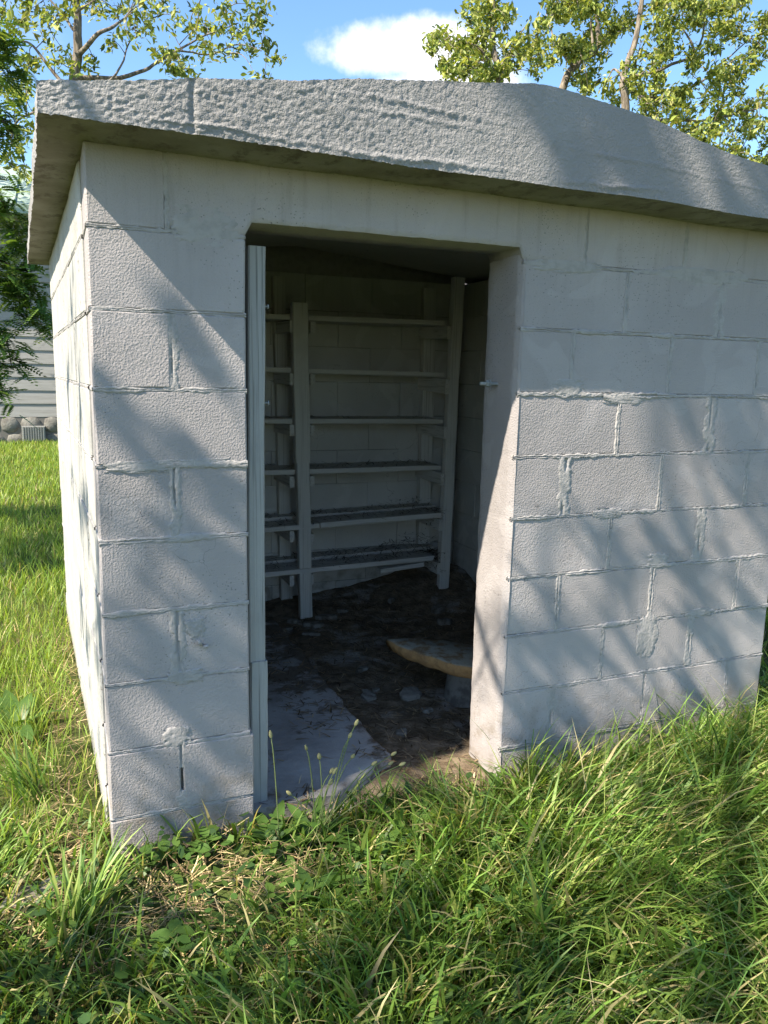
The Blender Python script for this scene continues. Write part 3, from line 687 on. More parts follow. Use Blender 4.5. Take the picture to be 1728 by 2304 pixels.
for i, (px, py, w, d_, h) in enumerate(((705, 1402, .12, .09, .03), (735, 1390, .13, .08, .025), (645, 1412, .07, .05, .02), (640, 1432, .06, .04, .02), (700, 1425, .1, .05, .02), (660, 1396, .09, .05, .025), (815, 1500, .07, .05, .02), (830, 1560, .08, .11, .02), (925, 1560, .12, .13, .03), (960, 1590, .07, .05, .02), (985, 1380, .13, .09, .03), (1000, 1400, .1, .07, .04), (880, 1365, .06, .04, .03), (905, 1640, .06, .06, .02), (770, 1376, .07, .05, .02), (845, 1545, .05, .04, .015))):
    d = ray(px, py); t = (.1-CAM.z)/d.z; q = CAM + d*t
    o = link('stone_fragment', stone_meshes[rnd.randrange(4)], None, (q.x, q.y, dirt_z(q.x, q.y)+h*.2), (rnd.uniform(-.1, .1), rnd.uniform(-.1, .1), rnd.uniform(0, 6)))
    o.scale = (w*.5, d_*.5, h)
    lab = ('flat pale stone fragment in the dirt at the foot of the left shelf post', 'pale stone fragment in the dirt below the right shelf post', 'flat stone fragment half sunk in the dirt beside the broken bench')[0 if i in (0, 1, 2, 3, 4, 5, 14) else 1 if i in (10, 11, 12) else 2]
    tag(o, lab, 'stone', 'stone fragments on the shed floor')

o = link('flat_stone', stone_meshes[1], None, (-.2, -.1, gz(-.2, -.1)+.012), (.06, -.05, .4)); o.scale = (.085, .05, .03); tag(o, 'flat brownish stone lying in the straw left of the shed corner', 'stone')
# ---------------------------------------------------------------- grass
def blades(pts, h, w, yaw, lean, curl, cols, segs=4):
    N = len(pts); V = np.zeros((N, segs+1, 2, 3)); d = np.stack([np.cos(yaw), np.sin(yaw), np.zeros(N)], 1); tw = rng.uniform(-.9, .9, N)
    s = np.stack([-np.sin(yaw+tw), np.cos(yaw+tw), np.zeros(N)], 1)
    a = lean.copy(); pos = pts.copy(); st = (h/segs)[:, None]
    for k in range(segs+1):
        t = k/segs; ww = (w*(.75+.6*t if t < .35 else 1.0*(1-((t-.35)/.65)**1.7)+.03)*.5)[:, None]
        V[:, k, 0] = pos - s*ww; V[:, k, 1] = pos + s*ww
        pos = pos + (d*np.sin(a)[:, None] + np.array([0, 0, 1.])*np.cos(a)[:, None])*st; a = a + curl/segs*(.5+t)
    n = 2*(segs+1); b = (np.arange(N)*n)[:, None]
    F = np.concatenate([b + np.array([2*k, 2*k+1, 2*k+3, 2*k+2]) for k in range(segs)], 0)
    sh_ = np.linspace(.8, 1.12, segs+1)[None, :, None, None]; Cc = np.broadcast_to(cols[:, None, None, :]*sh_, (N, segs+1, 2, 3)).reshape(-1, 3)
    return V.reshape(-1, 3), F, Cc
GREENS = [(.11, .2, .035), (.16, .265, .05), (.23, .33, .07), (.08, .155, .04), (.3, .35, .1), (.45, .38, .19), (.35, .31, .14)]
def zone(x0, x1, y0, y1, dens, fn):
    n = int((x1-x0)*(y1-y0)*dens); xy = np.stack([rng.uniform(x0, x1, n), rng.uniform(y0, y1, n)], 1)
    keep = np.array([rng.random() < fn(x, y) for x, y in xy]); return xy[keep]
def in_shed(x, y): return -.1 < x < 2.49 and y > -.012 - .0*x and y < 2.52 and x > -.04*y - .006
def bare(x, y):                         # trodden straw patch round the corner of the shed and along the side wall
    a = min(1, 1.3*math.exp(-(((x-.2)/.4)**2 + ((y+.25)/.2)**2))); b_ = math.exp(-((x+.12-.03*y)/.09)**2)*(1 if 0 < y < 2.5 else 0)*.9
    c = math.exp(-(((x-1.1)/.25)**2 + ((y+.05)/.1)**2))*.8; e = math.exp(-(((x-.3)/.25)**2 + ((y+.55)/.15)**2))*.6
    d_ = max(math.exp(-(((x+.17)/.25)**2+((y-.35)/.25)**2))*.8, math.exp(-(((x+.13)/.2)**2+((y+.12)/.14)**2))*.85)
    return min(1, max(a, b_, c, d_, e))
CLEAR = [(.57, -.13, .13), (.44, -.12, .1), (.7, -.3, .12), (.86, -.2, .1), (.48, -.36, .1), (1.02, -.4, .08), (.1, -.42, .08)]
def front_density(x, y):
    if in_shed(x, y): return 0
    if any((x-a)**2+(y-b_)**2 < r*r for a, b_, r in CLEAR) and rng.random() < .5: return 0
    return max(.03, (1-1.02*bare(x, y)))*(.55+.6*(nz(x*2.5, y*2.5, 11.)+.4))
def grass_front():
    A = zone(-.75, 2.9, -1.5, .25, 9500, front_density); B = zone(-3, 4.5, -3.6, .3, 900, lambda x, y: 0 if in_shed(x, y) or (-.75 < x < 2.9 and -1.45 < y < .25) else 1)
    xy = np.concatenate([A, B]); N = len(xy)
    z = np.array([gz(x, y) for x, y in xy]); pts = np.column_stack([xy, z])
    fl = np.array([[nz(x*1.4, y*1.4, 20.), nz(x*2.1, y*2.1, 30.), nz(x*1.2, y*1.2, 40.), nz(x*5, y*5, 50.)] for x, y in xy])
    right = np.clip((xy[:, 0]-.75)/.7, 0, 1)
    H = (.13 + .11*right + .06*fl[:, 1])*rng.uniform(.45, 1.75, N); H = np.clip(H, .04, .42)
    wallside = np.clip(1+xy[:, 1]/.22, 0, 1); H *= (1-.3*wallside)
    yaw = -1.9 + 2.2*fl[:, 0] + rng.normal(0, 1.0, N) + right*.1
    wd = rng.choice([.003, .005, .008, .012], N, p=(.34, .32, .23, .11))
    c = pick(GREENS, N, (.2, .24, .19, .1, .12, .09, .06)); c *= (1+.25*fl[:, 2:3])
    V, F, Cc = blades(pts, H, wd, yaw, rng.uniform(.05, .75, N)+.25*right, rng.uniform(.3, 1.9, N), c)
    npmesh('meadow_grass', V, F, Cc, GRASS, 'long tangled green grass in front of the block shed', 'grass')
grass_front()
def grass_lawn():
    dn = lambda x, y: 0 if in_shed(x, y) else (1-.85*bare(x, y))*(.6+.5*nz(x*2, y*2, 4.)+.2)
    parts = []
    for (x0, x1, y0, y1, den, hh, ww, sg) in ((-1.0, .1, .2, 2.6, 4500, .11, .0035, 3), (-1.5, .3, 2.6, 6, 2400, .1, .005, 3), (-2.2, 1.2, 6, 13.4, 1300, .1, .008, 2), (-5, -1, .2, 13.4, 300, .1, .01, 2), (2.5, 5.5, .3, 6, 900, .2, .007, 3)):
        xy = zone(x0, x1, y0, y1, den, dn); N = len(xy); pts = np.column_stack([xy, [gz(x, y) for x, y in xy]])
        H = hh*rng.uniform(.5, 1.5, N)*(1+.35*np.array([nz(x*1.5, y*1.5, 9.) for x, y in xy])); c = pick([(.17, .27, .04), (.23, .33, .05), (.3, .36, .07), (.13, .21, .035), (.42, .36, .16)], N, (.3, .3, .2, .12, .08))
        V, F, Cc = blades(pts, H, ww*rng.uniform(.6, 1.4, N), rng.uniform(0, 6.28, N), rng.uniform(.05, .7, N), rng.uniform(.2, 1.4, N), c, sg); parts.append((V, F, Cc, sg))
    off = 0; Vs, Fs, Cs = [], [], []
    for V, F, Cc, sg in parts: Vs.append(V); Fs.append(F+off); Cs.append(Cc); off += len(V)
    npmesh('lawn_grass', np.concatenate(Vs), np.concatenate(Fs), np.concatenate(Cs), GRASS, 'sunlit short lawn grass beside the shed reaching to the house', 'grass')
grass_lawn()
def ground_cover():
    xy = zone(-.75, 2.9, -1.45, 0, 2200, lambda x, y: (.35+.9*max(0, nz(x*3, y*3, 77.)))*(1-.5*bare(x, y))); N = len(xy)
    Vs, Fs = [], []; r = rng.uniform(.007, .02, N); z = np.array([gz(x, y) for x, y in xy]) + rng.uniform(.01, .09, N)
    yaw = rng.uniform(0, 6.28, N); tx, ty = rng.normal(0, .35, N), rng.normal(0, .35, N); shape = [(-1, 0), (-.55, .6), (.2, .72), (1.1, 0), (.2, -.72), (-.55, -.6)]
    V = np.zeros((N, 6, 3))
    for k, (a, b_) in enumerate(shape):
        dx = (np.cos(yaw)*a-np.sin(yaw)*b_)*r; dy = (np.sin(yaw)*a+np.cos(yaw)*b_)*r
        V[:, k] = np.column_stack([xy[:, 0]+dx, xy[:, 1]+dy, z+dx*tx+dy*ty])
    F = (np.arange(N)*6)[:, None] + np.arange(6)
    npmesh('ground_cover', V.reshape(-1, 3), F, np.repeat(pick([(.07, .14, .03), (.1, .17, .035), (.05, .1, .03)], N), 6, 0), GRASS, 'small round-leaved weeds growing low among the grass', 'ground cover', smooth=False)
ground_cover()
def straw():
    xy = zone(-.75, 2.6, -1.3, .12, 2600, lambda x, y: 0 if in_shed(x, y) and not (.45 < x < 1.25 and y < .1) else .04+.9*bare(x, y)**1.3)
    xy2 = zone(-.45, .0, -.1, 2.6, 1600, lambda x, y: 0 if in_shed(x, y) else .05+.8*bare(x, y)); xy = np.concatenate([xy, xy2]); N = len(xy)
    pts = np.column_stack([xy, np.array([gz(x, y) for x, y in xy]) + rng.uniform(.004, .03, N)])
    strips('dry_straw', pts, rng.uniform(.03, .13, N), rng.uniform(.0008, .0024, N), rng.uniform(0, 6.28, N), rng.uniform(-.05, .4, N), pick([(.42, .32, .16), (.3, .22, .11), (.5, .4, .22), (.2, .14, .08)], N), STRAW, 'dry yellow straw lying on bare soil by the shed corner', 'straw')
straw()

# ---------------------------------------------------------------- single plants
def leaf_mesh(L, w, arch, m, seed=0, fold=.25):
    r = random.Random(seed); mb = MB(); n = 7; v = []
    for i in range(n+1):
        t = i/n; ww = w*math.sin(math.pi*min(1, t*.93+.07))**.8*.5*(1 if t < 1 else .05) + .0015
        x = L*math.sin(arch*t)/max(arch, .01) if arch > .01 else L*t; z = L*(1-math.cos(arch*t))/max(arch, .01)
        wav = .04*w*math.sin(t*9+seed)
        v += [(x, -ww, -z+fold*ww+wav), (x, 0, -z), (x, ww, -z+fold*ww-wav)]
    mb.add(v, [(i*3+k, i*3+k+1, i*3+k+4, i*3+k+3) for i in range(n) for k in range(2)])
    return mb.mesh('leaf', m, True)
LM = [leaf_mesh(.16, .034, .9, WEED, 1), leaf_mesh(.19, .03, 1.3, WEED, 2), leaf_mesh(.13, .04, .7, WEED, 3), leaf_mesh(.055, .036, .6, WEED, 4), leaf_mesh(.045, .03, .4, WEED, 5)]
def plant(name, label, cat, x, y, leaves, kinds, z=None, group=None, sc=(.8, 1.2), el=(.3, 1.1)):
    zz = gz(x, y) if z is None else z
    t = thing(name, label, cat, (x, y, zz), group)
    for i in range(leaves):
        o = link('leaf', LM[rnd.choice(kinds)], t, (rnd.uniform(-.008, .008), rnd.uniform(-.008, .008), .004), (rnd.uniform(-.3, .3), -rnd.uniform(*el), i*2.4+rnd.uniform(-.3, .3))); s = rnd.uniform(*sc); o.scale = (s, s, s)
    return t
def stem_plant(name, label, cat, x, y, h, n, kinds, lean=(0, 0), group=None, sc=(.7, 1.2)):
    t = thing(name, label, cat, (x, y, gz(x, y)-.003), group); mb = MB()
    mb.tube([(lean[0]*h*s*s, lean[1]*h*s*s, h*s) for s in (0, .35, .7, 1)], [.0028, .0024, .0018, .001], 6); mb.build('stem', WEED, t, True)
    for i in range(n):
        s = .15+.85*i/max(1, n-1); o = link('leaf', LM[rnd.choice(kinds)], t, (lean[0]*h*s*s, lean[1]*h*s*s, h*s), (rnd.uniform(-.3, .3), -rnd.uniform(-.1, .7), i*2.4)); q = rnd.uniform(*sc); o.scale = (q, q, q)
    return t
pl = plant('plantain_plant', 'plantain with long ribbed leaves and tall seed heads in front of the doorway', 'plant', .57, -.13, 15, (0, 1), sc=(.75, 1.15))
heads = [(610, 1660), (690, 1687), (719, 1708), (799, 1632), (785, 1660), (881, 1699), (874, 1720), (899, 1722), (837, 1721), (743, 1739), (750, 1741), (742, 1765), (655, 1788), (791, 1705), (850, 1791)]
hm = MB(); hm.tube([(0, 0, -.002), (0, 0, .003), (0, 0, .009), (0, 0, .016), (0, 0, .021)], [.002, .006, .0068, .0052, .0015], 8); HEAD = hm.mesh('seed_head', SEED, True)
for i, (px, py) in enumerate(heads):
    q = at(px, py, -.12 + rnd.uniform(-.04, .03)) - pl.location
    b0 = Vector(((.0 if i else -.13) + rnd.uniform(-.03, .03), rnd.uniform(-.02, .02), 0)); mb = MB(); pts = []
    for s in (0, .2, .4, .6, .8, 1):
        e = b0.lerp(q, s); e.z = q.z*(1-(1-s)**1.5); pts.append(e)
    mb.tube(pts, [.0016]*5+[.0012], 5); st = mb.build('stalk', STALK, pl, True)
    d = (pts[-1]-pts[-2]).normalized(); hd = link('seed_head', HEAD, st, pts[-1], d.to_track_quat('Z', 'Y').to_euler()); q_ = rnd.uniform(.65, 1.0); hd.scale = (q_, q_, rnd.uniform(.65, 1.1))
plant('dock_plant', 'broad-leaved dock rosette growing by the side wall in the lawn', 'plant', -.3, 1.0, 12, (0, 1, 2), sc=(1.0, 1.7))
plant('plantain_plant', 'low plantain rosette with upturned leaves among the meadow grass', 'plant', .7, -.3, 12, (0, 1, 2), sc=(.7, 1.1))
plant('plantain_plant', 'plantain rosette at the edge of the bare threshold soil', 'plant', .86, -.19, 10, (0, 1), sc=(.7, 1.1))
plant('plantain_plant', 'small plantain rosette beside the trodden straw patch', 'plant', .48, -.37, 11, (0, 2), sc=(.7, 1.1))
plant('dock_plant', 'bright green leafy rosette against the door post at the pier foot', 'plant', .44, -.1, 12, (0, 2), sc=(.7, 1.1))
for i, (x, y) in enumerate(((.1, -.075), (.16, -.06), (.22, -.085), (.27, -.05))):
    stem_plant('ground_ivy', 'low lobed green weed creeping along the foot of the corner pier', 'plant', x, y, .05+.02*rnd.random(), 7, (3, 4), (rnd.uniform(-.4, .4), -.3), 'weeds along the pier foot', sc=(.7, 1.1))
stem_plant('leafy_weed', 'small round-leaved weed sprouting in the straw patch near the corner', 'plant', .1, -.42, .08, 14, (3, 4), (.3, -.2))
stem_plant('leafy_weed', 'pale leafy weed clump in front of the right jamb', 'plant', 1.02, -.4, .1, 14, (3, 4), (-.2, -.3))
def clump(name, label, x, y, n, h, w, yawc, yaws, cols=GREENS[:5], lean=(.1, .7)):
    t0 = np.zeros((n, 3)); t0[:, 0] = rng.normal(0, .022, n); t0[:, 1] = rng.normal(0, .022, n); t0[:, 2] = -.004
    V, F, Cc = blades(t0, h*rng.uniform(.6, 1.25, n), w*rng.uniform(.6, 1.3, n), yawc+rng.normal(0, yaws, n), rng.uniform(*lean, n), rng.uniform(.3, 1.5, n), pick(cols, n), 7)
    o = npmesh(name, V, F, Cc, GRASS, label, 'grass clump', kind=None); o.location = (x, y, gz(x, y)); return o
clump('grass_clump', 'tall clump of wide blades fanned out beside the shed corner', -.1, -.27, 70, .25, .0075, .6, 1.3)
clump('grass_clump', 'arching clump of coarse blades at the right jamb foot', 1.33, -.09, 34, .26, .006, -.6, 1.6)
clump('grass_clump', 'thin tuft of fine blades on the bare threshold soil', 1.03, -.03, 40, .15, .004, -1.5, 2.0)
clump('grass_clump', 'low grass tuft at the front edge of the concrete floor', .84, -.02, 40, .14, .004, -1.2, 2.0)
clump('grass_clump', 'broad-bladed clump spreading under the right-hand block wall', 1.75, -.5, 70, .34, .010, -1.0, 1.6)
clump('grass_clump', 'leaning clump of long blades by the pale side wall', -.22, .42, 60, .26, .007, 2.8, .9)
clump('grass_clump', 'coarse bright clump standing in the foreground meadow grass', .98, -.72, 60, .24, .009, -1.2, 2.2)
clump('grass_clump', 'wide-bladed clump at the far corner of the block wall', 2.45, -.22, 60, .34, .013, -1.4, 2.0)

# ---------------------------------------------------------------- trees
LSH = [(-.5, 0, 0), (-.12, .2, .06), (.2, .17, .04), (.5, 0, -.08), (.2, -.17, .04), (-.12, -.2, .06)]
def leaves(name, parent, centres, radii, counts, size, cols, weights, droop=.5, flat=.7, m=LEAF):
    Vs = []; idx = np.repeat(np.arange(len(centres)), counts); N = len(idx)
    c = np.array(centres)[idx]; r = np.array(radii)[idx]
    u = rng.normal(0, 1, (N, 3)); u /= np.linalg.norm(u, axis=1)[:, None]; p = c + u*(r*rng.random(N)**.45)[:, None]*np.array([1, 1, flat])
    yaw = rng.uniform(0, 6.28, N); pit = rng.normal(-droop, .5, N); rol = rng.normal(0, .8, N); s = size*rng.uniform(.4, 1.35, N)
    d = np.stack([np.cos(yaw)*np.cos(pit), np.sin(yaw)*np.cos(pit), np.sin(pit)], 1); sd0 = np.stack([-np.sin(yaw), np.cos(yaw), np.zeros(N)], 1); nn = np.cross(d, sd0)
    sd = sd0*np.cos(rol)[:, None] + nn*np.sin(rol)[:, None]; nn = np.cross(d, sd)
    V = np.stack([p + (d*a + sd*b_ + nn*e)*s[:, None] for a, b_, e in LSH], 1)
    F = np.concatenate([(np.arange(N)*6)[:, None] + np.array(q) for q in ((0, 1, 2, 3), (0, 3, 4, 5))], 0)
    cc = pick(cols, N, weights, .3); return npmesh(name, V.reshape(-1, 3), F, np.repeat(cc, 6, 0), m, None, None, None, parent, False)
def smooth_path(pts, n=5, wob=.0, seed=0):
    pts = [Vector(p) for p in pts]; out = []
    for i in range(len(pts)-1):
        p0, p1, p2, p3 = pts[max(0, i-1)], pts[i], pts[i+1], pts[min(len(pts)-1, i+2)]
        for k in range(n):
            t = k/n; q = .5*((2*p1)+(p2-p0)*t+(2*p0-5*p1+4*p2-p3)*t*t+(3*p1-p0-3*p2+p3)*t**3); out.append(q + wob*noise.noise_vector((q.x*2+seed, q.y*2, q.z*2)))
    out.append(pts[-1]); return out
def tree(name, label, limbs, clumps, size, cols, weights, twig=.012, droop=.5, per=26, base=None):
    """limbs: [(points, r0, r1)]; clumps: [(centre, radius)]; twigs run from the nearest limb point to every clump"""
    b0 = Vector(limbs[0][0][0]); t = thing(name, label, 'tree', b0); mb = MB(); nodes = []
    for i, (pts, r0, r1) in enumerate(limbs):
        pp = smooth_path([Vector(p)-b0 for p in pts], 5, .06, i); n = len(pp)
        mb.tube(pp, [r0+(r1-r0)*(k/(n-1))**.8 for k in range(n)], 8)
        nodes += [(p, r0+(r1-r0)*k/(n-1)) for k, p in enumerate(pp) if p.z > 1.2]
    cc = []; rr = []; done = []
    NP = np.array([[*p] for p, _ in nodes])
    for c, r in sorted(clumps, key=lambda q: min((Vector(q[0])-b0-p).length for p, _ in nodes[::3])):
        c = Vector(c)-b0; dd = np.linalg.norm(NP-np.array(c), axis=1); j = int(np.argmin(dd)); a = Vector(NP[j]); L = dd[j]
        if L > .12:
            sag = Vector((rnd.uniform(-.12, .12), rnd.uniform(-.12, .12), rnd.uniform(-.05, .2)))*L
            pp = smooth_path([a, a.lerp(c, .5)+sag, c], 4, .03); r0 = min(.045, twig*(.6+L*.6)); mb.tube(pp, [r0+(.0035-r0)*k/(len(pp)-1) for k in range(len(pp))], 5)
            NP = np.concatenate([NP, np.array([[*q] for q in pp[3:]])])
        cc.append(tuple(c)); rr.append(r)
    mb.build('trunk', BARK, t, True)
    leaves('crown', t, cc, rr, [max(5, int(per*rnd.uniform(.6, 1.4)*min(1, (r/.2)**2))) for r in rr], size, cols, weights, droop)
    return t
SUNNY = [(.23, .27, .06), (.3, .32, .08), (.15, .2, .04), (.38, .36, .13), (.09, .13, .035)]; SW = (.3, .25, .22, .08, .15)
def pc(px, py, Y, j=0.): return at(px, py, Y + rnd.uniform(-j, j))
def base_of(px, py, Y): q = at(px, py, Y); return Vector((q.x, q.y, 0.02))
# tree behind the left roof corner
Z1 = lambda l: [(x*.5208, y*.5208) for x, y in l]
Y1 = 13.5
b1 = at(170, 170, Y1)
limbs = [([(b1.x-.25, Y1, 0), (b1.x-.2, Y1, 2.2), pc(165, 330, Y1), pc(170, 150, Y1), pc(176, 60, Y1), pc(168, -60, Y1), pc(190, -260, Y1)], .15, .04)]
for l, r0 in (([(330, 250), (400, 160), (480, 115), (550, 70), (640, -40)], .085), ([(330, 330), (560, 330), (680, 270), (770, 215), (900, 150), (1030, 100)], .075), ([(320, 420), (180, 250), (110, 180), (20, 190)], .06), ([(325, 120), (250, 40), (160, -60)], .05), ([(400, 400), (520, 300), (560, 200), (600, 140)], .04), ([(330, 60), (420, -20), (470, -140)], .05), ([(310, 460), (140, 480), (60, 560), (30, 700)], .05), ([(760, 215), (900, 230), (1040, 190), (1130, 220)], .03)):
    limbs.append(([pc(x, y, Y1, .5) for x, y in Z1(l)], r0*.62, .008))
cl = [(60, 120), (10, 60), (150, 60), (200, 150), (300, 40), (420, 60), (490, 30), (560, 90), (640, 60), (560, 170), (700, 30), (750, 90), (830, 60), (830, 130), (900, 130), (980, 60), (1060, 30), (1100, 110), (1120, 40), (940, 190), (1000, 230), (1060, 200), (1150, 200), (1120, 310), (870, 210), (690, 200), (730, 230), (660, 130), (250, 220), (300, 290), (400, 270), (150, 290), (50, 250), (60, 330), (100, 420), (40, 450), (110, 540), (60, 640), (30, 700), (100, 760), (850, 325), (780, 300), (200, 50), (120, 10), (380, 10), (230, 110), (480, 180), (1170, 250), (560, 40), (10, 180), (20, 390), (140, 360), (90, 600), (720, 310), (610, 10), (970, 130), (1030, 150)]
clumps = []
for x, y in Z1(cl):
    for _ in range(2): clumps.append((pc(x+rnd.gauss(0, 9), y+rnd.gauss(0, 9), Y1, 1.2), rnd.uniform(.16, .3)))
for _ in range(150): clumps.append((pc(rnd.uniform(-420, 560), rnd.uniform(-620, -20), Y1, 2.), rnd.uniform(.2, .36)))
for _ in range(70): clumps.append((pc(rnd.uniform(-500, -10), rnd.uniform(0, 420), Y1, 1.8), rnd.uniform(.2, .36)))
tree('shade_tree', 'open-crowned tree with bare grey limbs behind the low roof corner', limbs, clumps, .13, SUNNY, SW, per=28)
# trees behind the roof on the right
def poly_pts(poly, n, holes=()):
    out = []; xs = [p[0] for p in poly]; ys = [p[1] for p in poly]
    while len(out) < n:
        x, y = rnd.uniform(min(xs), max(xs)), rnd.uniform(min(ys), max(ys)); ins = False
        for i in range(len(poly)):
            (x1, y1), (x2, y2) = poly[i], poly[i-1]
            if (y1 > y) != (y2 > y) and x < (x2-x1)*(y-y1)/(y2-y1)+x1: ins = not ins
        if ins and all(math.hypot(x-a, y-b_) > r for a, b_, r in holes) and nz(x*.011, y*.011, 3.) > -.22: out.append((864+x*.5208, y*.5208))
    return out
def right_tree(name, label, Y, trunk, limbs_, poly, n, holes, seed, extra):
    q = pc(*trunk[0], Y); L = [([(q.x+.2, Y, 0), (q.x+.1, Y, 1.8)] + [pc(a, b_, Y) for a, b_ in trunk], .16, .04)]
    for l in limbs_: L.append(([pc(864+a*.5208, b_*.5208, Y, .5) for a, b_ in l], .04, .009))
    cl_ = [(pc(a, b_, Y, 1.3), rnd.uniform(.15, .3)) for a, b_ in poly_pts(poly, n, holes)]
    x0, x1, y0, y1, k = extra
    cl_ += [(pc(rnd.uniform(x0, x1), rnd.uniform(y0, y1), Y, 1.8), rnd.uniform(.2, .36)) for _ in range(k)]
    tree(name, label, L, cl_, .135, SUNNY, SW, per=42)
right_tree('shade_tree', 'pale green leafy tree rising behind the crest of the roof', 13, [(1124, 420), (1124, 190), (1110, 90), (1112, -40)], [[(490, 330), (420, 210), (330, 170)], [(500, 300), (560, 190), (620, 120)]],
           [(190, 180), (360, 20), (430, -30), (560, 50), (480, 200), (560, 180), (660, 90), (670, 200), (700, 345), (480, 350), (290, 350), (240, 270)], 105, ((590, 90, 55), (600, 20, 50)), 1, (1050, 1260, 230, 480, 40))
right_tree('shade_tree', 'tree with slanting pale trunk showing above the sloping roof edge', 14, [(1225, 420), (1268, 200), (1300, 140), (1345, 100), (1330, -60)], [[(820, 290), (740, 190), (700, 60)], [(930, 200), (1000, 160), (1080, 90), (1150, 20)], [(900, 240), (900, 120), (880, -40)]],
           [(670, 40), (710, -30), (1080, -30), (1060, 130), (960, 230), (930, 390), (830, 395), (760, 300), (700, 250)], 110, ((1010, 190, 45), (690, 160, 40)), 2, (1180, 1500, -520, -30, 110))
right_tree('shade_tree', 'large leafy tree beyond the lower right end of the roof', 12.5, [(1420, 520), (1405, 240), (1406, 170), (1440, 60), (1450, -80)], [[(1040, 350), (1000, 300), (960, 360)], [(1090, 330), (1340, 230), (1390, 60), (1420, -40)], [(1100, 420), (1300, 400), (1480, 260), (1600, 150)], [(1150, 520), (1400, 520), (1600, 470), (1750, 420)], [(1340, 230), (1280, 110)]],
           [(1120, 90), (1180, -30), (1520, -30), (1670, 60), (1760, 60), (1760, 780), (1500, 670), (1270, 590), (1000, 480), (950, 380), (1010, 280), (1100, 240)], 260, ((1300, 170, 75), (1590, 380, 70), (1230, 300, 45), (1050, 420, 25), (1560, 130, 40), (1440, 160, 40)), 3, (1440, 2100, -480, 700, 190))
# locust hanging in from the left, with feathery compound leaves
def locust():
    b = Vector((-1.9, 5.6, .05)); t = thing('locust_tree', 'locust tree with feathery compound leaves hanging beside the house', 'tree', b); mb = MB()
    Y = 5.4; limbs = [([(-1.9, 5.6, .03), (-1.8, 5.6, 1.6), (-1.5, 5.5, 3.2), (-1.2, 5.4, 4.6)], .11, .03)]
    tw = [[(-1.7, 5.5, 2.2), pc(-60, 640, Y), pc(10, 640, Y), pc(60, 690, Y), pc(95, 730, Y)], [(-1.55, 5.5, 3.0), pc(-80, 430, Y), pc(-10, 440, Y), pc(40, 520, Y), pc(60, 560, Y)], [(-1.6, 5.5, 2.6), pc(-70, 720, Y), pc(0, 740, Y), pc(30, 830, Y)], [(-1.5, 5.5, 3.2), pc(-60, 250, Y), pc(-5, 260, Y), pc(20, 300, Y)], [(-1.3, 5.4, 4.0), pc(-60, 60, Y), pc(0, 90, Y), pc(15, 160, Y)], [(-1.6, 5.5, 2.5), pc(-80, 560, Y), pc(-20, 580, Y), pc(40, 610, Y), pc(80, 660, Y)], [(-1.7, 5.5, 2.1), pc(-90, 820, Y), pc(-30, 800, Y), pc(5, 880, Y)]]
    for k in range(14): a = Vector((-1.3+rnd.uniform(-.3, .2), 5.4, 3+rnd.random()*1.6)); tw.append([a, a+Vector((rnd.uniform(-1.2, .2), rnd.uniform(-.9, 1.2), rnd.uniform(.1, .8))), a+Vector((rnd.uniform(-2.2, .2), rnd.uniform(-1.4, 1.8), rnd.uniform(-.5, .8)))])
    for p in tw: limbs.append((p, .022, .004))
    tips = []
    for i, (pts, r0, r1) in enumerate(limbs):
        pp = smooth_path([Vector(p)-b for p in pts], 6, .02, i); n = len(pp); mb.tube(pp, [r0+(r1-r0)*k/(n-1) for k in range(n)], 6)
        if i: tips += [(pp[k], (pp[k]-pp[k-1]).normalized()) for k in range(max(1, n//3), n)]
    mb.build('trunk', BARK, t, True)
    V, F, Cc = [], [], []
    for p, dr in tips:
        for _ in range(9):
            q = p + Vector((rnd.gauss(0, .07), rnd.gauss(0, .1), rnd.gauss(0, .07))); yaw = rnd.uniform(0, 6.28); d = Vector((math.cos(yaw), math.sin(yaw), rnd.uniform(-.7, .35))).normalized()
            s = d.cross(Vector((rnd.uniform(-.4, .4), rnd.uniform(-.4, .4), 1))).normalized(); nn = s.cross(d); L = rnd.uniform(.12, .22); col = pick([(.07, .14, .03), (.12, .2, .04), (.2, .27, .06)], 1, (.45, .35, .2))[0]
            nl = 9
            for k in range(nl):
                u = (k+1)/nl; c = q + d*L*u - Vector((0, 0, .25*L*u*u))
                for sg in ((-1, 1) if k < nl-1 else (0,)):
                    ax = (s*sg + d*.35).normalized() if sg else d; sd = ax.cross(nn).normalized(); l = .052*(1-.35*abs(u-.45)); w = .0125; o = len(V)
                    V += [c, c+ax*l*.4+sd*w, c+ax*l, c+ax*l*.4-sd*w]; F.append((o, o+1, o+2, o+3)); Cc += [col]*4
    npmesh('crown', np.array([tuple(v) for v in V]), np.array(F), np.array(Cc), LEAF, None, None, None, t, False)
locust()
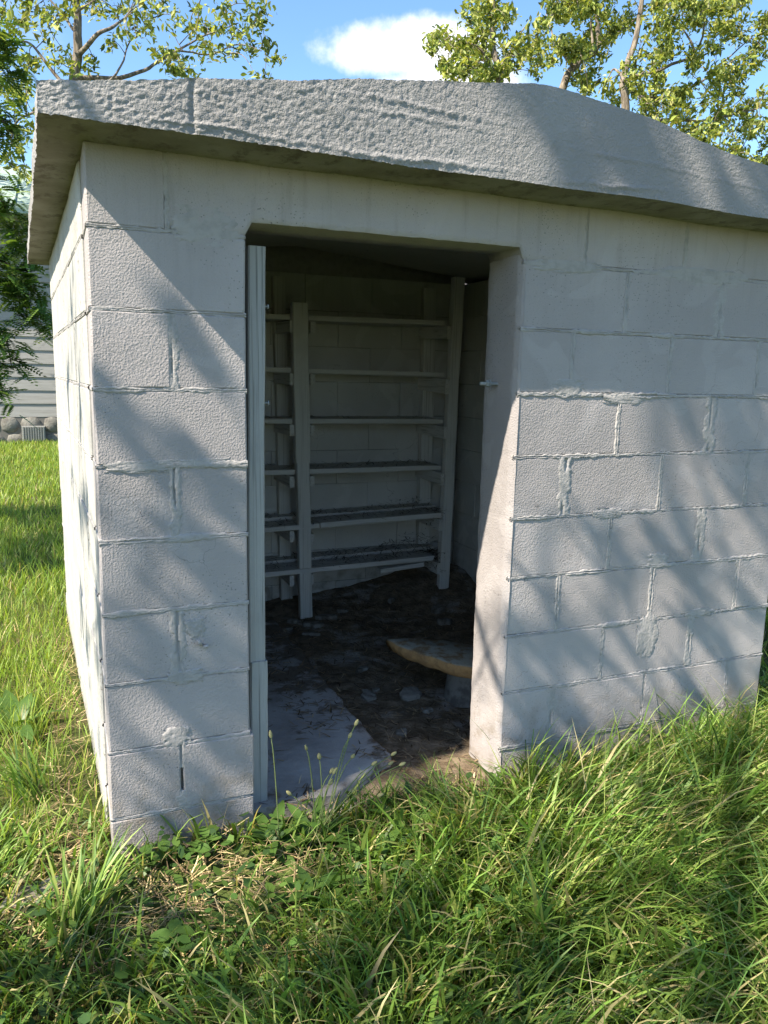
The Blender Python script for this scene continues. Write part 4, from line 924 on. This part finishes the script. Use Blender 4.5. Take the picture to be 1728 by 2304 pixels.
# shade tree standing out of frame to the left of the photographer: its crown dapples the wall and the grass
def yard_tree():
    d = Vector((.54, .18, -.58)); clumps = []
    def add(X, Y, Z, t, r): clumps.append((Vector((X, Y, Z)) - d*t, r))
    n = 0
    while n < 135:                                            # dense part of the crown
        s = rnd.uniform(3.3, 5.4); Y = rnd.uniform(-.75, .75); t = rnd.uniform(7, 11); Z = rnd.uniform(.4, 1.6); add(s-.931*Z, Y, Z, t, rnd.uniform(.18, .3)); n += 1
    for i in range(20):                                       # loose sprays between the sun and the right-hand wall
        s = 1.62 + 1.5*i/20 + rnd.uniform(-.03, .03); Z = rnd.uniform(.25, 1.2); Z = min(Z, (s-1.4)/.931); add(s-.931*Z, rnd.uniform(-.05, .0), Z, rnd.uniform(4.2, 6.5), rnd.uniform(.035, .065))
    for i in range(17):                                       # and the corner pier
        X = rnd.uniform(.02, .38); Z = .2 + 1.35*(i+rnd.uniform(-.3, .3))/17; add(X, rnd.uniform(-.04, .03), Z, rnd.uniform(4.2, 6.5), rnd.uniform(.035, .065))
    for _ in range(16):                                       # and between the sun and the side wall
        add(-.05, rnd.uniform(.05, 1.3), rnd.uniform(.3, 1.8), rnd.uniform(5, 7.5), rnd.uniform(.08, .14))
    for x, y, r in ((.05, -.35, .15), (-.25, -.4, .13), (.42, -.62, .14), (.8, -.5, .11), (1.72, -.42, .17), (1.42, -.32, .15), (1.12, -.58, .12), (2.1, -.3, .15), (1.25, -1.0, .12), (.15, -.7, .14), (.75, -.95, .12), (-.5, -.1, .12), (2.0, -.7, .14), (-.1, -.5, .17), (.3, -.42, .14), (.6, -.7, .17), (.95, -.85, .15), (1.45, -.75, .17)):
        add(x, y, .1, rnd.uniform(4.5, 7), r)
    for _ in range(60): clumps.append((Vector((rnd.uniform(-8.5, -5.5), rnd.uniform(-5.5, -1.5), rnd.uniform(4.5, 9.5))), rnd.uniform(.25, .4)))
    limbs = [([(-6.6, -5.6, .02), (-6.5, -5.5, 1.6), (-6.2, -5.2, 3.4), (-5.9, -4.9, 5.4), (-5.5, -4.6, 7.2), (-5.2, -4.3, 8.8)], .28, .05),
             ([(-6.3, -5.3, 3.0), (-5.6, -4.0, 4.0), (-4.6, -2.8, 4.7), (-3.7, -1.8, 5.2)], .06, .015), ([(-5.9, -4.9, 5.2), (-4.8, -3.4, 6.1), (-3.6, -2.0, 6.7), (-2.4, -1.2, 7.0)], .06, .015),
             ([(-5.8, -4.8, 5.6), (-6.4, -4.4, 6.8), (-7.0, -4.0, 7.8)], .08, .02), ([(-5.5, -4.6, 7.0), (-4.4, -3.2, 7.8), (-3.2, -2.2, 8.4)], .055, .015), ([(-6.4, -5.4, 2.4), (-5.0, -3.9, 3.1), (-3.4, -2.4, 3.6), (-2.2, -1.3, 3.9), (-1.5, -.6, 3.8)], .05, .012)]
    tree('yard_tree', 'leafy yard tree left of the shed whose crown dapples the block wall', limbs, clumps, .12, SUNNY, SW, per=30)
yard_tree()
def side_tree():
    d = Vector((.54, .18, -.58)); b = Vector((-5.6, 4.2, .02)); clumps = [(Vector((rnd.uniform(-1.4, 0.1), rnd.uniform(3.6, 6.2), .1)) - d*rnd.uniform(6.5, 9.5), rnd.uniform(.2, .34)) for _ in range(70)]
    limbs = [([b, (-5.5, 4.1, 1.5), (-5.2, 3.8, 3.2), (-5.0, 3.6, 5.2)], .16, .03), ([(-5.2, 3.8, 3.0), (-4.8, 3.2, 3.9), (-4.4, 2.8, 4.6)], .05, .012), ([(-5.1, 3.7, 3.6), (-5.2, 4.4, 4.6), (-4.9, 4.8, 5.4)], .05, .012)]
    tree('yard_tree', 'slim yard tree beside the lawn throwing a band of shade across it', limbs, clumps, .12, SUNNY, SW, per=30)
side_tree()
# shrub beyond the right end of the shed
def shrub(x, y, h, w, label, n):
    t = thing('green_shrub', label, 'shrub', (x, y, gz(x, y)-.01)); mb = MB(); cs, rs = [], []
    for i in range(9):
        a = rnd.uniform(0, 6.28); e = Vector((math.cos(a)*w*rnd.uniform(.2, .8), math.sin(a)*w*rnd.uniform(.2, .8), h*rnd.uniform(.5, .95))); pp = smooth_path([(0, 0, 0), (e.x*.3, e.y*.3, e.z*.5), e], 4, .03, i); mb.tube(pp, [.014-.011*k/(len(pp)-1) for k in range(len(pp))], 5)
        for q in pp[3:]:
            cs.append(tuple(q + Vector((rnd.gauss(0, .08), rnd.gauss(0, .08), rnd.gauss(0, .06))))); rs.append(rnd.uniform(.12, .2))
    mb.build('stem', BARK, t, True); leaves('foliage', t, cs, rs, [n]*len(cs), .075, [(.05, .1, .025), (.08, .14, .035), (.035, .07, .02)], None, .2)
shrub(3.15, .9, 1.5, .55, 'dark green shrub growing beyond the right end of the block wall', 26)
shrub(2.95, 2.2, 1.7, .5, 'taller green shrub behind the right-hand shed wall', 22)

# ---------------------------------------------------------------- the house on the left
HY = 13.6
hs = thing('house', 'grey lap-sided house with green metal roof and stone foundation behind the shed', 'house', (-4, HY, 0))
def PH(o): o.location = o.location - Vector((-4, HY, 0)); return o
mb = MB(); mb.box((-9, HY+.05, -.1), (1.0, HY+6, 4.2)); PH(mb.build('wall', SIDING, hs))
mb = MB(); mb.prism([(HY+.03, .62), (HY-.012, .62), (HY+.018, .85), (HY+.03, .85)], -9.02, 1.02, 'z')
bdm = MB(); bdm.add([(-5.02, -.028, 0), (5.02, -.028, 0), (5.02, -.006, .247), (-5.02, -.006, .247), (-5.02, .06, 0), (5.02, .06, 0), (5.02, .06, .247), (-5.02, .06, .247)], [(0,1,2,3), (4,7,6,5), (0,4,5,1), (3,2,6,7), (0,3,7,4), (1,5,6,2)]); BDM = bdm.mesh('siding_board', SIDING)
for i in range(15): PH(link('siding_board', BDM, hs, (-4, HY, .56+i*.24)))
fw = MB(); fw.box((-9, HY-.02, -.1), (1.0, HY+.05, .585)); fnd = PH(fw.build('foundation', DARKM, hs))
x = -3.2; k = 0
for row, (z0, z1) in enumerate(((.02, .26), (.27, .57))):
    x = -3.2 - row*.16
    while x < .9:
        w = rnd.uniform(.26, .46); n = 9; mb = MB(); v = [((w/2), -.045, (z0+z1)/2)]
        for sc, yy in ((.9, -.042), (1.0, -.022), (1.0, .02)):
            for i in range(n):
                a = 6.283*i/n+.3; ca, sa = math.cos(a), math.sin(a); q = (abs(ca)**3+abs(sa)**3)**(-1/3); v.append((w/2+ca*q*w*.47*sc*(1+.1*nz(x*3+i, row*5., 1.)), yy, (z0+z1)/2+sa*q*(z1-z0)*.47*sc))
        mb.add([(a+x, b_+HY, c) for a, b_, c in v], [(0, 1+(i+1) % n, 1+i) for i in range(n)] + [(1+r*n+i, 1+r*n+(i+1) % n, 1+(r+1)*n+(i+1) % n, 1+(r+1)*n+i) for r in range(2) for i in range(n)])
        o = mb.build('stone', FSTONE, fnd, True); x += w+.015
q = at(75, 975, HY-.12); mb = MB()
for i in range(9): mb.box((q.x-.17+i*.042, HY-.17, q.z-.12), (q.x-.17+i*.042+.012, HY-.15, q.z+.12))
for i in range(7): mb.box((q.x-.18, HY-.152, q.z-.13+i*.04), (q.x+.19, HY-.14, q.z-.12+i*.04))
mb.box((q.x-.19, HY-.139, q.z-.14), (q.x+.2, HY-.03, q.z+.13)); PH(mb.build('vent', VENTM, hs))
EZ = 4.15
mb = MB(); mb.add([(-9.4, HY-.6, EZ), (1.4, HY-.6, EZ), (1.4, HY+3, EZ+1.35), (-9.4, HY+3, EZ+1.35), (-9.4, HY+6.6, EZ), (1.4, HY+6.6, EZ), (-9.4, HY-.6, EZ-.14), (1.4, HY-.6, EZ-.14), (1.4, HY+6.6, EZ-.14), (-9.4, HY+6.6, EZ-.14)],
    [(0,1,2,3), (3,2,5,4), (0,6,7,1), (6,9,8,7), (4,5,8,9), (1,7,8,5,2), (0,3,4,9,6)]); rf = PH(mb.build('roof', GREENROOF, hs))
rm = MB(); rm.add([(-.015, -.6, 0), (.015, -.6, 0), (.015, 3, 1.35), (-.015, 3, 1.35), (-.008, -.6, .035), (.008, -.6, .035), (.008, 3, 1.385), (-.008, 3, 1.385)], [(0,4,7,3), (1,2,6,5), (4,5,6,7), (0,1,5,4), (3,7,6,2)]); RM = rm.mesh('roof_seam', GREENROOF)
for i in range(24): link('roof_seam', RM, rf, (-9.2+i*.45, HY, EZ+.003))
